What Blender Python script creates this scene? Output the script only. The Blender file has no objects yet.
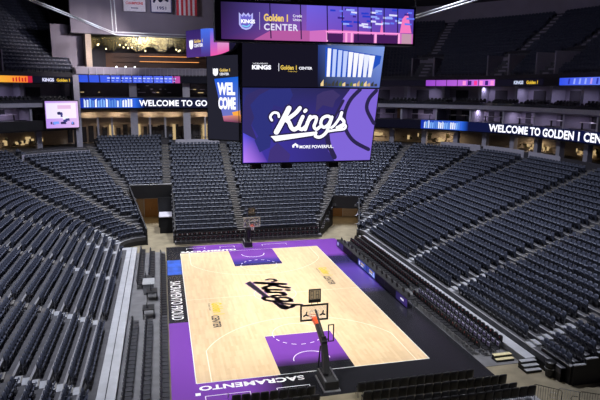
import bpy, bmesh, math, random
from mathutils import Vector, Matrix
random.seed(7)
sc = bpy.context.scene
col = sc.collection
PI = math.pi

# ------------------------------------------------------------------ materials
def new_mat(name):
    m = bpy.data.materials.new(name); m.use_nodes = True
    n = m.node_tree.nodes; b = n['Principled BSDF']
    return m, n, m.node_tree.links, b

def simple(name, rgb, rough=0.6, metal=0.0, noise=0.12, scale=6.0, spec=0.5):
    m, n, l, b = new_mat(name)
    b.inputs['Roughness'].default_value = rough
    b.inputs['Metallic'].default_value = metal
    b.inputs['Specular IOR Level'].default_value = spec
    tc = n.new('ShaderNodeTexCoord'); nz = n.new('ShaderNodeTexNoise')
    nz.inputs['Scale'].default_value = scale; nz.inputs['Detail'].default_value = 3
    l.new(tc.outputs['Object'], nz.inputs['Vector'])
    r = n.new('ShaderNodeValToRGB')
    r.color_ramp.elements[0].position = 0.3; r.color_ramp.elements[1].position = 0.7
    r.color_ramp.elements[0].color = (*[c*(1-noise) for c in rgb], 1)
    r.color_ramp.elements[1].color = (*[min(1, c*(1+noise)) for c in rgb], 1)
    l.new(nz.outputs['Fac'], r.inputs['Fac']); l.new(r.outputs['Color'], b.inputs['Base Color'])
    return m

def emis(name, rgb, s):
    m, n, l, b = new_mat(name)
    b.inputs['Base Color'].default_value = (0.01, 0.01, 0.01, 1)
    b.inputs['Emission Color'].default_value = (*rgb, 1)
    b.inputs['Emission Strength'].default_value = s
    return m

M = {}
M['seat_back'] = simple('seat_fabric', (0.058, 0.066, 0.098), 0.55, noise=0.2, scale=3)
M['seat_shell'] = simple('seat_shell_plastic', (0.022, 0.024, 0.033), 0.38)
M['arm'] = simple('armrest_plastic', (0.02, 0.02, 0.025), 0.35)
M['frame_metal'] = simple('seat_frame_metal', (0.20, 0.20, 0.22), 0.4, 0.6)
M['black_vinyl'] = simple('black_vinyl', (0.012, 0.012, 0.015), 0.42)
M['grey_vinyl'] = simple('grey_vinyl', (0.028, 0.029, 0.036), 0.45)
M['lavender'] = simple('lavender_cover', (0.40, 0.38, 0.55), 0.6)
M['red_tag'] = simple('red_tag', (0.34, 0.07, 0.07), 0.6)
M['steel'] = simple('brushed_steel', (0.55, 0.55, 0.57), 0.35, 0.9)
M['dark_metal'] = simple('dark_metal', (0.015, 0.015, 0.018), 0.4, 0.3)
M['black'] = simple('black_paint', (0.008, 0.008, 0.010), 0.55)
M['black_cloth'] = simple('black_drape', (0.006, 0.006, 0.008), 0.9)
M['concrete'] = simple('terrace_concrete', (0.07, 0.069, 0.077), 0.75, noise=0.25, scale=1.5)
M['tread_edge_light'] = simple('tread_edge_light_paint', (0.26, 0.26, 0.28), 0.5)  # paler than the concrete: light caught by tread edges, put into the colour
M['step'] = simple('aisle_step_concrete', (0.105, 0.097, 0.095), 0.8, noise=0.25, scale=2)
M['pale_step'] = simple('pale_aluminium_lit_step', (0.46, 0.47, 0.50), 0.45, 0.25, noise=0.1)
M['nosing'] = simple('step_nosing', (0.24, 0.23, 0.21), 0.5)
M['floor_c'] = simple('event_floor_concrete', (0.25, 0.215, 0.145), 0.5, noise=0.25, scale=0.8)
M['floor_g'] = simple('grey_floor_decking', (0.14, 0.14, 0.15), 0.6, noise=0.2, scale=1.2)
M['ledge'] = simple('white_walkway', (0.43, 0.44, 0.47), 0.4, noise=0.12, scale=1.0)
M['tan'] = simple('tan_step_edge', (0.70, 0.62, 0.36), 0.6)
M['lilac_wall'] = simple('grey_lilac_wall', (0.26, 0.24, 0.30), 0.8, noise=0.08, scale=0.5)
M['dark_wall'] = simple('dark_wall', (0.03, 0.028, 0.036), 0.8)
M['far_wall'] = simple('far_wall_paint', (0.19, 0.17, 0.21), 0.85, noise=0.05, scale=0.4)
M['beige'] = simple('beige_wall', (0.42, 0.34, 0.27), 0.8)
M['pale_conc'] = simple('pale_facade_panel', (0.34, 0.33, 0.40), 0.7, noise=0.08)
M['brown'] = simple('brown_door', (0.28, 0.15, 0.06), 0.6)
M['wood_bar'] = simple('bar_wood', (0.10, 0.045, 0.02), 0.45)
M['counter'] = simple('white_counter', (0.62, 0.60, 0.66), 0.4)
M['ceiling'] = simple('ceiling_black', (0.010, 0.010, 0.013), 0.9)
M['white_steel'] = simple('white_painted_steel', (0.40, 0.43, 0.45), 0.4)
M['orange'] = simple('orange_rim', (0.85, 0.09, 0.02), 0.4)
M['net'] = simple('white_net', (0.8, 0.8, 0.8), 0.8)
M['board_pad'] = simple('black_pad', (0.02, 0.02, 0.022), 0.6)
M['cloth_red'] = simple('flag_red', (0.55, 0.03, 0.05), 0.8)
M['cloth_white'] = simple('flag_white', (0.6, 0.58, 0.62), 0.8)
M['cloth_navy'] = simple('banner_navy', (0.03, 0.03, 0.12), 0.8)
M['grey_box'] = simple('grey_box_panel', (0.32, 0.33, 0.35), 0.6)
M['gold'] = simple('gold_rod', (0.50, 0.42, 0.18), 0.25, 1.0)
M['tinted'] = simple('tinted_glass', (0.03, 0.03, 0.04), 0.08)
M['warm_glow'] = emis('warm_lit_panel', (1.0, 0.72, 0.35), 0.55)
M['warm_lamp'] = emis('warm_lamp', (1.0, 0.80, 0.42), 3.5)
M['orange_lamp'] = emis('orange_lamp', (1.0, 0.38, 0.10), 1.6)
M['white_lamp'] = emis('white_lamp', (0.9, 0.93, 1.0), 5.0)

def glass(name, a=0.15):
    m, n, l, b = new_mat(name)
    b.inputs['Base Color'].default_value = (0.75, 0.78, 0.82, 1)
    b.inputs['Roughness'].default_value = 0.08
    b.inputs['Alpha'].default_value = a
    return m
M['glass'] = glass('clear_acrylic', 0.18)
M['clock_face'] = glass('tan_clock_face', 0.55); M['clock_face'].node_tree.nodes['Principled BSDF'].inputs['Base Color'].default_value = (.42, .38, .24, 1)

def screen_mat(strength=1.0):
    m, n, l, b = new_mat('screen_pixels')
    at = n.new('ShaderNodeAttribute'); at.attribute_name = 'Col'
    b.inputs['Base Color'].default_value = (0.0, 0.0, 0.0, 1)
    b.inputs['Roughness'].default_value = 0.5
    b.inputs['Specular IOR Level'].default_value = 0.1
    l.new(at.outputs['Color'], b.inputs['Emission Color'])
    b.inputs['Emission Strength'].default_value = strength
    return m
M['screen'] = screen_mat(1.05)

def wood_mat():
    m, n, l, b = new_mat('maple_court_wood')
    tc = n.new('ShaderNodeTexCoord')
    mp = n.new('ShaderNodeMapping'); mp.inputs['Scale'].default_value = (1, 1, 1)
    mp.inputs['Rotation'].default_value = (0, 0, PI/2)
    br = n.new('ShaderNodeTexBrick')
    br.inputs['Scale'].default_value = 1.0
    br.inputs['Brick Width'].default_value = 1.6; br.inputs['Row Height'].default_value = 0.16
    br.inputs['Mortar Size'].default_value = 0.0
    br.inputs['Color1'].default_value = (0.74, 0.53, 0.31, 1)
    br.inputs['Color2'].default_value = (0.84, 0.63, 0.39, 1)
    br.inputs['Mortar'].default_value = (0.70, 0.52, 0.33, 1)
    l.new(tc.outputs['Object'], mp.inputs['Vector']); l.new(mp.outputs['Vector'], br.inputs['Vector'])
    nz = n.new('ShaderNodeTexNoise'); nz.inputs['Scale'].default_value = 0.9; nz.inputs['Detail'].default_value = 5
    l.new(tc.outputs['Object'], nz.inputs['Vector'])
    mx = n.new('ShaderNodeMix'); mx.data_type = 'RGBA'; mx.blend_type = 'MULTIPLY'
    mx.inputs[0].default_value = 0.25
    l.new(br.outputs['Color'], mx.inputs[6]); l.new(nz.outputs['Fac'], mx.inputs[7])
    l.new(mx.outputs[2], b.inputs['Base Color'])
    b.inputs['Roughness'].default_value = 0.33
    b.inputs['Specular IOR Level'].default_value = 0.4
    return m
M['wood'] = wood_mat()

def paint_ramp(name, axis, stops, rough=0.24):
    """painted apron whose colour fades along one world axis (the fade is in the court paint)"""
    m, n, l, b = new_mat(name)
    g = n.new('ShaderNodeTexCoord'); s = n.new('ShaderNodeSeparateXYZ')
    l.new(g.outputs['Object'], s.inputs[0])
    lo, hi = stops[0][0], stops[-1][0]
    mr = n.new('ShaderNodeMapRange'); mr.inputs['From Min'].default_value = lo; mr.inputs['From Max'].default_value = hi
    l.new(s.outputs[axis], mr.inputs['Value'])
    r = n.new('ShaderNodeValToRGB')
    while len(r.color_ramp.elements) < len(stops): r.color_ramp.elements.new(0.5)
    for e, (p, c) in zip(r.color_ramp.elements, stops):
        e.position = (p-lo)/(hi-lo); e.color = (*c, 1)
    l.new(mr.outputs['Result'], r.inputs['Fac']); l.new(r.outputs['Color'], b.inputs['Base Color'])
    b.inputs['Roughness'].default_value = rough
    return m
PUR = (0.185, 0.055, 0.37); BLK = (0.016, 0.016, 0.020); BLU = (0.04, 0.07, 0.33)
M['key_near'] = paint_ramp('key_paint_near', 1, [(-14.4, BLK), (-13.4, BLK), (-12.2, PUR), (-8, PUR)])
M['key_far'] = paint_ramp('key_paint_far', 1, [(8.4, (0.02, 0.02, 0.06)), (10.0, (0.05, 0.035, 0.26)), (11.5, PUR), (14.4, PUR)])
M['apron_left'] = paint_ramp('apron_paint_left', 1, [(-18, PUR), (-4.75, PUR), (-4.70, BLK), (18, BLK)])
M['apron_near'] = paint_ramp('apron_paint_near', 0, [(-9.4, PUR), (-4.6, PUR), (-2.4, BLK), (9.4, BLK)])
M['apron_far'] = paint_ramp('apron_paint_far', 0, [(-9.4, BLK), (-6.6, BLK), (-5.6, PUR), (9.4, PUR)])
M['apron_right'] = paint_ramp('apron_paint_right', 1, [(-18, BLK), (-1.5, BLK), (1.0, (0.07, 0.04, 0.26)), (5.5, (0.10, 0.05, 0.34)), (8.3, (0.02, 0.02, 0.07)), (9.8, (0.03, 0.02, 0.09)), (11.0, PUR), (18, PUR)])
M['line_white'] = simple('white_line_paint', (0.86, 0.85, 0.86), 0.4, noise=0.02)
M['line_pale'] = simple('pale_line_paint', (0.93, 0.84, 0.70), 0.4, noise=0.02)
M['paint_black'] = simple('black_logo_paint', (0.015, 0.012, 0.02), 0.35)
M['paint_purple'] = simple('purple_logo_paint', (0.14, 0.05, 0.30), 0.35)
M['paint_yellow'] = simple('yellow_logo_paint', (0.66, 0.50, 0.0), 0.4)
M['paint_blue'] = simple('blue_floor_paint', (0.03, 0.10, 0.50), 0.35, noise=0.5, scale=1.0)

# ------------------------------------------------------------------ helpers
class MB:
    """collects faces, then builds one mesh object"""
    def __init__(s): s.v = []; s.f = []; s.mi = []; s.c = []; s.mats = []
    def slot(s, m):
        if m not in s.mats: s.mats.append(m)
        return s.mats.index(m)
    def face(s, pts, m=None, c=None):
        i = len(s.v); s.v += [tuple(p) for p in pts]; s.f.append(tuple(range(i, i+len(pts))))
        s.mi.append(s.slot(m) if m else 0); s.c.append(c)
    def box(s, x0, x1, y0, y1, z0, z1, m=None, T=None):
        P = [Vector((x, y, z)) for z in (z0, z1) for y in (y0, y1) for x in (x0, x1)]
        if T: P = [T @ p for p in P]
        i = len(s.v); s.v += [tuple(p) for p in P]
        k = s.slot(m) if m else 0
        for q in ((0, 2, 3, 1), (4, 5, 7, 6), (0, 1, 5, 4), (2, 6, 7, 3), (0, 4, 6, 2), (1, 3, 7, 5)):
            s.f.append(tuple(i+a for a in q)); s.mi.append(k); s.c.append(None)
    def prism(s, poly, z0, z1, m=None):
        """poly: ccw list of (x,y) or (x,y,ztop)"""
        i = len(s.v); n = len(poly); k = s.slot(m) if m else 0
        s.v += [(p[0], p[1], z0) for p in poly] + [(p[0], p[1], p[2] if len(p) > 2 else z1) for p in poly]
        s.f.append(tuple(i+j for j in reversed(range(n)))); s.mi.append(k); s.c.append(None)
        s.f.append(tuple(i+n+j for j in range(n))); s.mi.append(k); s.c.append(None)
        for j in range(n):
            a, b = j, (j+1) % n
            s.f.append((i+a, i+b, i+n+b, i+n+a)); s.mi.append(k); s.c.append(None)
    def tube(s, pts, r, seg=8, m=None, closed=False):
        pts = [Vector(p) for p in pts]; n = len(pts); i = len(s.v); k = s.slot(m) if m else 0
        rr = r if isinstance(r, (list, tuple)) else [r]*n
        for a in range(n):
            if closed: t = pts[(a+1) % n]-pts[a-1]
            else: t = pts[min(a+1, n-1)]-pts[max(a-1, 0)]
            t.normalize()
            up = Vector((0, 0, 1)) if abs(t.z) < 0.9 else Vector((1, 0, 0))
            u = t.cross(up).normalized(); w = u.cross(t)
            for q in range(seg):
                an = 2*PI*q/seg; s.v.append(tuple(pts[a]+(u*math.cos(an)+w*math.sin(an))*rr[a]))
        for a in range(n if closed else n-1):
            b = (a+1) % n
            for q in range(seg):
                s.f.append((i+a*seg+q, i+a*seg+(q+1) % seg, i+b*seg+(q+1) % seg, i+b*seg+q)); s.mi.append(k); s.c.append(None)
        if not closed:
            s.f.append(tuple(i+q for q in reversed(range(seg)))); s.mi.append(k); s.c.append(None)
            s.f.append(tuple(i+(n-1)*seg+q for q in range(seg))); s.mi.append(k); s.c.append(None)
    def mesh(s, name, mat=None, smooth=False):
        me = bpy.data.meshes.new(name); me.from_pydata(s.v, [], s.f)
        mats = s.mats if s.mats else [mat]
        for m in mats: me.materials.append(m)
        if s.mats: me.polygons.foreach_set('material_index', s.mi)
        if any(c is not None for c in s.c):
            at = me.color_attributes.new('Col', 'FLOAT_COLOR', 'CORNER')
            vals = []
            for f, c in zip(s.f, s.c):
                if c is None: c = (0, 0, 0)
                if isinstance(c[0], (tuple, list)):
                    for q in c: vals += [*q, 1]
                else: vals += [*c, 1]*len(f)
            at.data.foreach_set('color', vals)
        if smooth: me.polygons.foreach_set('use_smooth', [True]*len(me.polygons))
        me.update(); return me
    def build(s, name, mat=None, parent=None, smooth=False, bevel=0.0):
        o = bpy.data.objects.new(name, s.mesh(name, mat, smooth)); col.objects.link(o)
        if parent: o.parent = parent
        if bevel:
            b = o.modifiers.new('edge', 'BEVEL'); b.width = bevel; b.segments = 2; b.limit_method = 'ANGLE'
        return o

def tag(o, label=None, cat=None, group=None, kind=None):
    if label: o['label'] = label
    if cat: o['category'] = cat
    if group: o['group'] = group
    if kind: o['kind'] = kind
    return o
def empty(name, loc, rz=0.0, label=None, cat=None, group=None):
    o = bpy.data.objects.new(name, None); col.objects.link(o)
    o.location = loc; o.rotation_euler = (0, 0, rz); o.empty_display_size = 0.2
    return tag(o, label, cat, group)
def struct(o): o['kind'] = 'structure'; return o
KIDS = {}
def kids(o):
    if o.name not in KIDS: KIDS[o.name] = list(o.children)
    return KIDS[o.name]
def copy_tree(o, parent=None):
    c = o.copy(); col.objects.link(c); c.parent = parent
    for ch in kids(o): copy_tree(ch, c)
    return c
ORD = ['zeroth', 'first', 'second', 'third', 'fourth', 'fifth', 'sixth', 'seventh', 'eighth', 'ninth', 'tenth', 'eleventh', 'twelfth', 'thirteenth', 'fourteenth',
       'fifteenth', 'sixteenth', 'seventeenth', 'eighteenth', 'nineteenth', 'twentieth']
TENS = {20: 'twenty', 30: 'thirty', 40: 'forty', 50: 'fifty'}
def ordw(n):
    if n <= 20: return ORD[n]
    t, r = n//10*10, n % 10
    return TENS[t]+'-'+ORD[r] if r else {30: 'thirtieth', 40: 'fortieth', 50: 'fiftieth'}[t]

def text_mesh(txt, size, bold=0.0, shear=0.0, sx=1.0, center=False, spacing=1.0):
    """polygons (list of 2D point lists) of a piece of text, cap height = size"""
    cu = bpy.data.curves.new('t', 'FONT'); cu.body = txt; cu.size = 1.0; cu.offset = bold; cu.shear = shear
    cu.resolution_u = 3; cu.space_character = spacing
    ob = bpy.data.objects.new('t', cu); col.objects.link(ob)
    bpy.context.view_layer.update()
    dg = bpy.context.evaluated_depsgraph_get()
    me = bpy.data.meshes.new_from_object(ob.evaluated_get(dg))
    k = size/0.70
    vs = [(v.co.x*k*sx, v.co.y*k) for v in me.vertices]
    polys = [[vs[i] for i in p.vertices] for p in me.polygons]
    w = max(v[0] for v in vs) if vs else 0
    col.objects.unlink(ob); bpy.data.objects.remove(ob); bpy.data.curves.remove(cu); bpy.data.meshes.remove(me)
    if center: polys = [[(x-w/2, y) for x, y in p] for p in polys]; 
    return polys, w

def stroke(pts, w):
    """polygons of a thick brush stroke with round joins; w number or list"""
    n = len(pts); ws = w if isinstance(w, (list, tuple)) else [w]*n
    out = []
    for i in range(n-1):
        (x0, y0), (x1, y1) = pts[i], pts[i+1]
        dx, dy = x1-x0, y1-y0; L = math.hypot(dx, dy) or 1; nx, ny = -dy/L/2, dx/L/2
        out.append([(x0-nx*ws[i], y0-ny*ws[i]), (x1-nx*ws[i+1], y1-ny*ws[i+1]), (x1+nx*ws[i+1], y1+ny*ws[i+1]), (x0+nx*ws[i], y0+ny*ws[i])])
    for i in range(n):
        out.append([(pts[i][0]+ws[i]/2*math.cos(a*PI/5), pts[i][1]+ws[i]/2*math.sin(a*PI/5)) for a in range(10)])
    return out
def catmull(P, k=5):
    out = []
    for i in range(len(P)-1):
        p0 = P[max(i-1, 0)]; p1 = P[i]; p2 = P[i+1]; p3 = P[min(i+2, len(P)-1)]
        for j in range(k):
            t = j/k
            out.append(tuple(0.5*(2*p1[a]+(p2[a]-p0[a])*t+(2*p0[a]-5*p1[a]+4*p2[a]-p3[a])*t*t+(3*p1[a]-p0[a]-3*p2[a]+p3[a])*t**3) for a in (0, 1)))
    out.append(P[-1]); return out
# the team's script word, drawn in photo-crop units (x 165..475, y down) and flipped
def script_word(grow=0.0):
    S = []
    def st(P, w, sm=True): S.extend(stroke(catmull(P) if sm else P, (w+grow) if not isinstance(w, list) else [q+grow for q in (w if not sm else w)]))
    st([(172, 152), (166, 138), (178, 122), (196, 124), (200, 138)], 11)
    st([(240, 104), (222, 140), (204, 175), (190, 200)], 22)
    st([(284, 103), (268, 122), (248, 138), (224, 152)], 17)
    st([(226, 150), (240, 160), (250, 182), (262, 190), (278, 180)], 18)
    st([(296, 138), (286, 160), (280, 180), (292, 190), (306, 180)], 16)
    st([(304, 116), (308, 112)], 15)
    st([(326, 138), (316, 162), (306, 190)], 16)
    st([(314, 162), (332, 142), (350, 140), (350, 156), (342, 178), (352, 190), (366, 180)], 14)
    st([(414, 144), (396, 136), (376, 146), (370, 168), (382, 182), (400, 172), (412, 150)], 14)
    st([(416, 140), (406, 170), (392, 204), (368, 222), (348, 218), (350, 204)], 14)
    st([(414, 184), (428, 172), (446, 146), (456, 122)], 12)
    st([(456, 122), (452, 142), (466, 158), (460, 178), (438, 184)], 14)
    st([(438, 184), (462, 170), (474, 178), (466, 190), (430, 194), (392, 200)], 11)
    S.append([(166-grow/2, 216-grow/2), (345+grow/2, 199-grow/2), (340+grow/2, 216+grow/2), (186-grow/2, 238+grow/2)])
    return [[((x-320)/310.0, -(y-172)/310.0) for x, y in p] for p in S]
def shield(cx, cy, h):
    w = h*0.42
    return [[(cx-w, cy+h*.5), (cx-w*.6, cy+h*.34), (cx-w*.35, cy+h*.5), (cx, cy+h*.36), (cx+w*.35, cy+h*.5), (cx+w*.6, cy+h*.34), (cx+w, cy+h*.5), (cx+w, cy-h*.2), (cx+w*.6, cy-h*.42), (cx, cy-h*.5), (cx-w*.6, cy-h*.42), (cx-w, cy-h*.2)]]

class Art:
    """flat artwork laid on a planar or curved display by a map(u,v,off)"""
    def __init__(s, fmap, step=.004): s.m = fmap; s.mb = MB(); s.k = 0; s.st = step
    def add(s, polys, c, off=None, dx=0, dy=0, k=1.0):
        if off is None: s.k += 1; off = s.st*s.k
        else: off = s.st*(s.k+1)+s.st*.5*random.random(); s.pend = 1
        for p in polys:
            s.mb.face([s.m(x*k+dx, y*k+dy, off) for x, y in p], M['screen'], c)
    def rect(s, u0, u1, v0, v1, c, nu=1, off=None):
        if nu > 3: nu = max(nu, int((u1-u0)/.45))
        if off is None: s.k += 1; off = s.st*s.k
        else: off = s.st*(s.k+1)+s.st*.5*random.random()
        for i in range(nu):
            a = u0+(u1-u0)*i/nu; b = u0+(u1-u0)*(i+1)/nu
            if isinstance(c[0], (tuple, list)) and len(c) == 2:      # left-right gradient
                ca = tuple(c[0][j]+(c[1][j]-c[0][j])*i/nu for j in range(3)); cb = tuple(c[0][j]+(c[1][j]-c[0][j])*(i+1)/nu for j in range(3))
                cc = [ca, cb, cb, ca]
            else: cc = c
            s.mb.face([s.m(a, v0, off), s.m(b, v0, off), s.m(b, v1, off), s.m(a, v1, off)], M['screen'], cc)
    def text(s, t, size, c, dx, dy, **kw):
        p, w = text_mesh(t, size, **kw); s.add(p, c, dx=dx, dy=dy); return w
    def build(s, name, parent): return s.mb.build(name, None, parent)
def planar(o, r, u, n):
    o, r, u, n = map(Vector, (o, r, u, n))
    return lambda a, b, off: tuple(o+r*a+u*b+n*off)

# ------------------------------------------------------------------ camera
CAM = Vector((-9.0719, -46.6993, 17.388)); YAW, PIT, ROL, FPX = .2362, .1886, .0067, 573.1
cf = Vector((math.sin(YAW)*math.cos(PIT), math.cos(YAW)*math.cos(PIT), -math.sin(PIT)))
cr = Vector((math.cos(YAW), -math.sin(YAW), 0)); cup = cr.cross(cf)
r2 = cr*math.cos(ROL)+cup*math.sin(ROL); u2 = -cr*math.sin(ROL)+cup*math.cos(ROL)
cd = bpy.data.cameras.new('camera'); cam = bpy.data.objects.new('camera', cd); col.objects.link(cam)
cam.matrix_world = Matrix(((r2.x, u2.x, -cf.x, CAM.x), (r2.y, u2.y, -cf.y, CAM.y), (r2.z, u2.z, -cf.z, CAM.z), (0, 0, 0, 1)))
cd.sensor_width = 36; cd.lens = FPX/600*36; cd.clip_end = 400
sc.camera = cam
def in_view(p, mx=30, my=30):
    d = Vector(p)-CAM; z = d.dot(cf)
    if z < 1: return False
    x = 300+FPX*d.dot(r2)/z; y = 200-FPX*d.dot(u2)/z
    return -mx < x < 600+mx and -my < y < 400+my

# ------------------------------------------------------------------ bowl contour
HX, HY, RC, Y0 = 14.0, 19.0, 3.0, -24.0
RD, RH, Z0, NR = 0.82, 0.335, 0.9, 26
def lens(D): return [HY-RC-Y0, (RC+D)*PI/2, 2*HX-2*RC, (RC+D)*PI/2, HY-RC-Y0]
def pos(u, D):
    r = RC+D; cx, cy = HX-RC, HY-RC
    if u <= 1: return (HX+D, Y0+(cy-Y0)*u, 1, 0)
    if u <= 2:
        a = (u-1)*PI/2; return (cx+r*math.cos(a), cy+r*math.sin(a), math.cos(a), math.sin(a))
    if u <= 3: return (cx-2*cx*(u-2), HY+D, 0, 1)
    if u <= 4:
        a = PI/2+(u-3)*PI/2; return (-cx+r*math.cos(a), cy+r*math.sin(a), math.cos(a), math.sin(a))
    return (-HX-D, cy-(cy-Y0)*(u-4), -1, 0)
def s2u(D, s):
    for i, L in enumerate(lens(D)):
        if s <= L: return i+s/L
        s -= L
    return 5.0
def u2s(D, u):
    L = lens(D); i = min(int(u), 4); return sum(L[:i])+L[i]*(u-i)
def usamp(a, b):
    out = []
    ks = [0, 1, 2, 3, 4, 5]; ns = [40, 22, 24, 22, 40]
    for i in range(5):
        for j in range(ns[i]):
            u = i+j/ns[i]
            if a <= u <= b: out.append(u)
    if not out or out[0] > a+1e-6: out.insert(0, a)
    if out[-1] < b-1e-6: out.append(b)
    return out
def side_of(p, a, b): return (b[0]-a[0])*(p[1]-a[1])-(b[1]-a[1])*(p[0]-a[0])
def void(x, y, D):
    if x > 0 and y < -19.4: return True
    # players' tunnel, far left: between x=-8.1 and the stepped section's edge
    if D < 9.6 and y > 17 and x < -8.1 and side_of((x, y), (-11.2, 19.0), (-13.3, 27.9)) < 0: return True
    # tunnel in the far right corner
    if D < 5.1 and y > 17 and side_of((x, y), (9.3, 19.0), (12.4, 24.0)) < 0 and side_of((x, y), (13.7, 17.4), (15.4, 22.5)) > 0 and x > 9: return True
    return False
AIS = [((14, -15.6), (35.5, -17.5)), ((14, -4.7), (35.5, -6.7)), ((14, 3.9), (35.5, 4.0)), ((14, 16.4), (35.4, 15.0)),
       ((14.0, 18.6), (34.2, 24.6)), ((15.0, 20.7), (28.2, 35.0)), ((9.3, 19.0), (18.0, 38.6)),
       ((-0.3, 19), (-0.3, 41)), ((-8.7, 28.6), (-8.7, 41)), ((-12.4, 25.4), (-19.4, 39.2)), ((-11.0, 19.9), (-28.4, 32.7)),
       ((-14.2, 16.9), (-29.5, 26.0)), ((-14, 13.0), (-35.5, 14.6)), ((-14, 4.7), (-35.5, 3.6)), ((-14, -5.5), (-35.5, -7.6)), ((-14, -15.3), (-35.5, -17.6))]
def aisle_dist(x, y):
    best = 9
    for (ax, ay), (bx, by) in AIS:
        dx, dy = bx-ax, by-ay; L = math.hypot(dx, dy)
        t = ((x-ax)*dx+(y-ay)*dy)/L
        if -0.8 < t < L+1: best = min(best, abs((x-ax)*dy-(y-ay)*dx)/L)
    return best

# station on a facade curve, found by its bearing
def u_at_px(px, D):
    best = None
    for i in range(2000):
        u = 5*i/2000; x, y, _, _ = pos(u, D); d_ = Vector((x, y, 13))-CAM; z = d_.dot(cf)
        if z < 1: continue
        X = 300+FPX*d_.dot(r2)/z
        if best is None or abs(X-px) < best[0]: best = (abs(X-px), u)
    return best[1]

# ------------------------------------------------------------------ floor and court
f = MB(); f.box(-40, 40, -60, 60, -0.30, -0.03, M['floor_c']); 
struct(f.build('floor'))
W, L = 7.62, 14.325
c = MB()
def q(x0, x1, y0, y1, m, z=0.0): c.face([(x0, y0, z), (x1, y0, z), (x1, y1, z), (x0, y1, z)], m)
q(-W, W, -L, L, M['wood'])
q(-9.1, -W, -17.35, 17.2, M['apron_left']); q(W, 10.6, -17.35, 17.2, M['apron_right'])
q(-W, W, -17.35, -L, M['apron_near']); q(-W, W, L, 17.2, M['apron_far'])
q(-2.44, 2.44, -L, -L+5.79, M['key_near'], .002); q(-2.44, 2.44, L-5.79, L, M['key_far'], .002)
q(-9.05, -7.7, 7.1, 12.0, M['paint_blue'], .002)
c.box(-9.1, 10.6, -17.35, 17.2, -0.03, -0.001, M['black'])
lw = .05
def line(x0, y0, x1, y1, m, w=lw, z=.004):
    d = math.hypot(x1-x0, y1-y0); nx, ny = -(y1-y0)/d*w/2, (x1-x0)/d*w/2
    c.face([(x0-nx, y0-ny, z), (x1-nx, y1-ny, z), (x1+nx, y1+ny, z), (x0+nx, y0+ny, z)], m)
def arc(cx, cy, r, a0, a1, m, w=lw, n=24, dash=False):
    for i in range(n):
        if dash and i % 2: continue
        a = math.radians(a0+(a1-a0)*i/n); b = math.radians(a0+(a1-a0)*(i+1)/n)
        P = [(cx+(r-w/2)*math.cos(a), cy+(r-w/2)*math.sin(a)), (cx+(r-w/2)*math.cos(b), cy+(r-w/2)*math.sin(b)), (cx+(r+w/2)*math.cos(b), cy+(r+w/2)*math.sin(b)), (cx+(r+w/2)*math.cos(a), cy+(r+w/2)*math.sin(a))]
        c.face([(x, y, .005) for x, y in P], m)
for s in (-1, 1):
    line(-W, s*L, W, s*L, M['line_white']); line(s*W, -L, s*W, L, M['line_white'])
    hy = s*(L-1.6); ft = s*(L-5.79)
    line(-2.44, ft, 2.44, ft, M['line_pale'])
    arc(0, ft, 1.83, 0, 180 if s < 0 else -180, M['line_pale'], .06)
    arc(0, ft, 1.83, 180 if s < 0 else 0, 360 if s < 0 else 180, M['line_white'], .06, 17, True)
    arc(0, hy, 1.22, 0, 180 if s < 0 else -180, M['line_white'], .06)
    rr = 7.24; a = math.degrees(math.acos(6.7/rr))
    if s < 0: arc(0, hy, rr, a, 180-a, M['line_pale'], .06, 48)
    else: arc(0, hy, rr, -a, -180+a, M['line_pale'], .06, 48)
    ye = hy-s*rr*math.sin(math.radians(a))
    for k in (-1, 1): line(k*6.7, s*L, k*6.7, ye, M['line_pale'], .06)
line(-W, 0, W, 0, M['line_pale']); arc(0, 0, 1.83, 0, 360, M['line_pale'], .05, 48)
for x0, x1 in ((-6.9, -4.9), (-3.2, -1.6), (1.6, 4.4)):
    for (a, b, cc, d) in ((x0, 16.3, x1, 16.3), (x0, 16.3, x0, 15.7), (x1, 16.3, x1, 15.7)): line(a, b, cc, d, M['line_white'], .05)
for x0, x1 in ((-7.2, -5.9), (-5.9, -4.6), (-3.0, -1.0)):
    for (a, b, cc, d) in ((x0, -15.9, x1, -15.9), (x0, -16.4, x0, -15.9), (x1, -16.4, x1, -15.9)): line(a, b, cc, d, M['line_white'], .05)
q(-7.75, -7.45, -15.75, -15.45, M['line_white'], .004)
def floor_text(t, size, x, y, rot, m, length=None, bold=.02, shear=0, z=.004):
    p, w = text_mesh(t, size, bold=bold, shear=shear, spacing=1.05)
    k = length/w if length else 1; ca, sa = round(math.cos(rot)), round(math.sin(rot))
    for poly in p: c.face([(x+px*k*ca-py*sa, y+px*k*sa+py*ca, z) for px, py in poly], m)
floor_text('SACRAMENTO', .50, -1.1, -14.72, PI, M['line_white'], 6.4, .035)
floor_text('SACRAMENTO', .50, -7.55, 14.55, 0, M['line_white'], 6.0, .05)
floor_text('SACRAMENTO PROUD', .92, -8.85, 5.2, -PI/2, M['line_white'], 9.3, .0)
for (x, y) in ((-5.85, -1.1), (5.35, 6.4)):
    floor_text('Golden 1', .80, x+.25, y, -PI/2, M['paint_yellow'], 2.6, .035)
    floor_text('Credit Union', .16, x-.05, y, -PI/2, M['paint_black'], 1.6, .01)
    floor_text('CENTER', .58, x-.0, y-2.75, -PI/2, M['paint_black'], 2.4, .03)
for grow, m, z in ((4, M['paint_purple'], .004), (-2, M['paint_black'], .006)):
    for p in script_word(grow):
        c.face([(-0.1+(px*math.sin(.13)+py*math.cos(.13))*7.6, 0.12-(px*math.cos(.13)-py*math.sin(.13))*7.6, z) for px, py in p][::1], m)
struct(c.build('floor_court'))

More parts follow.
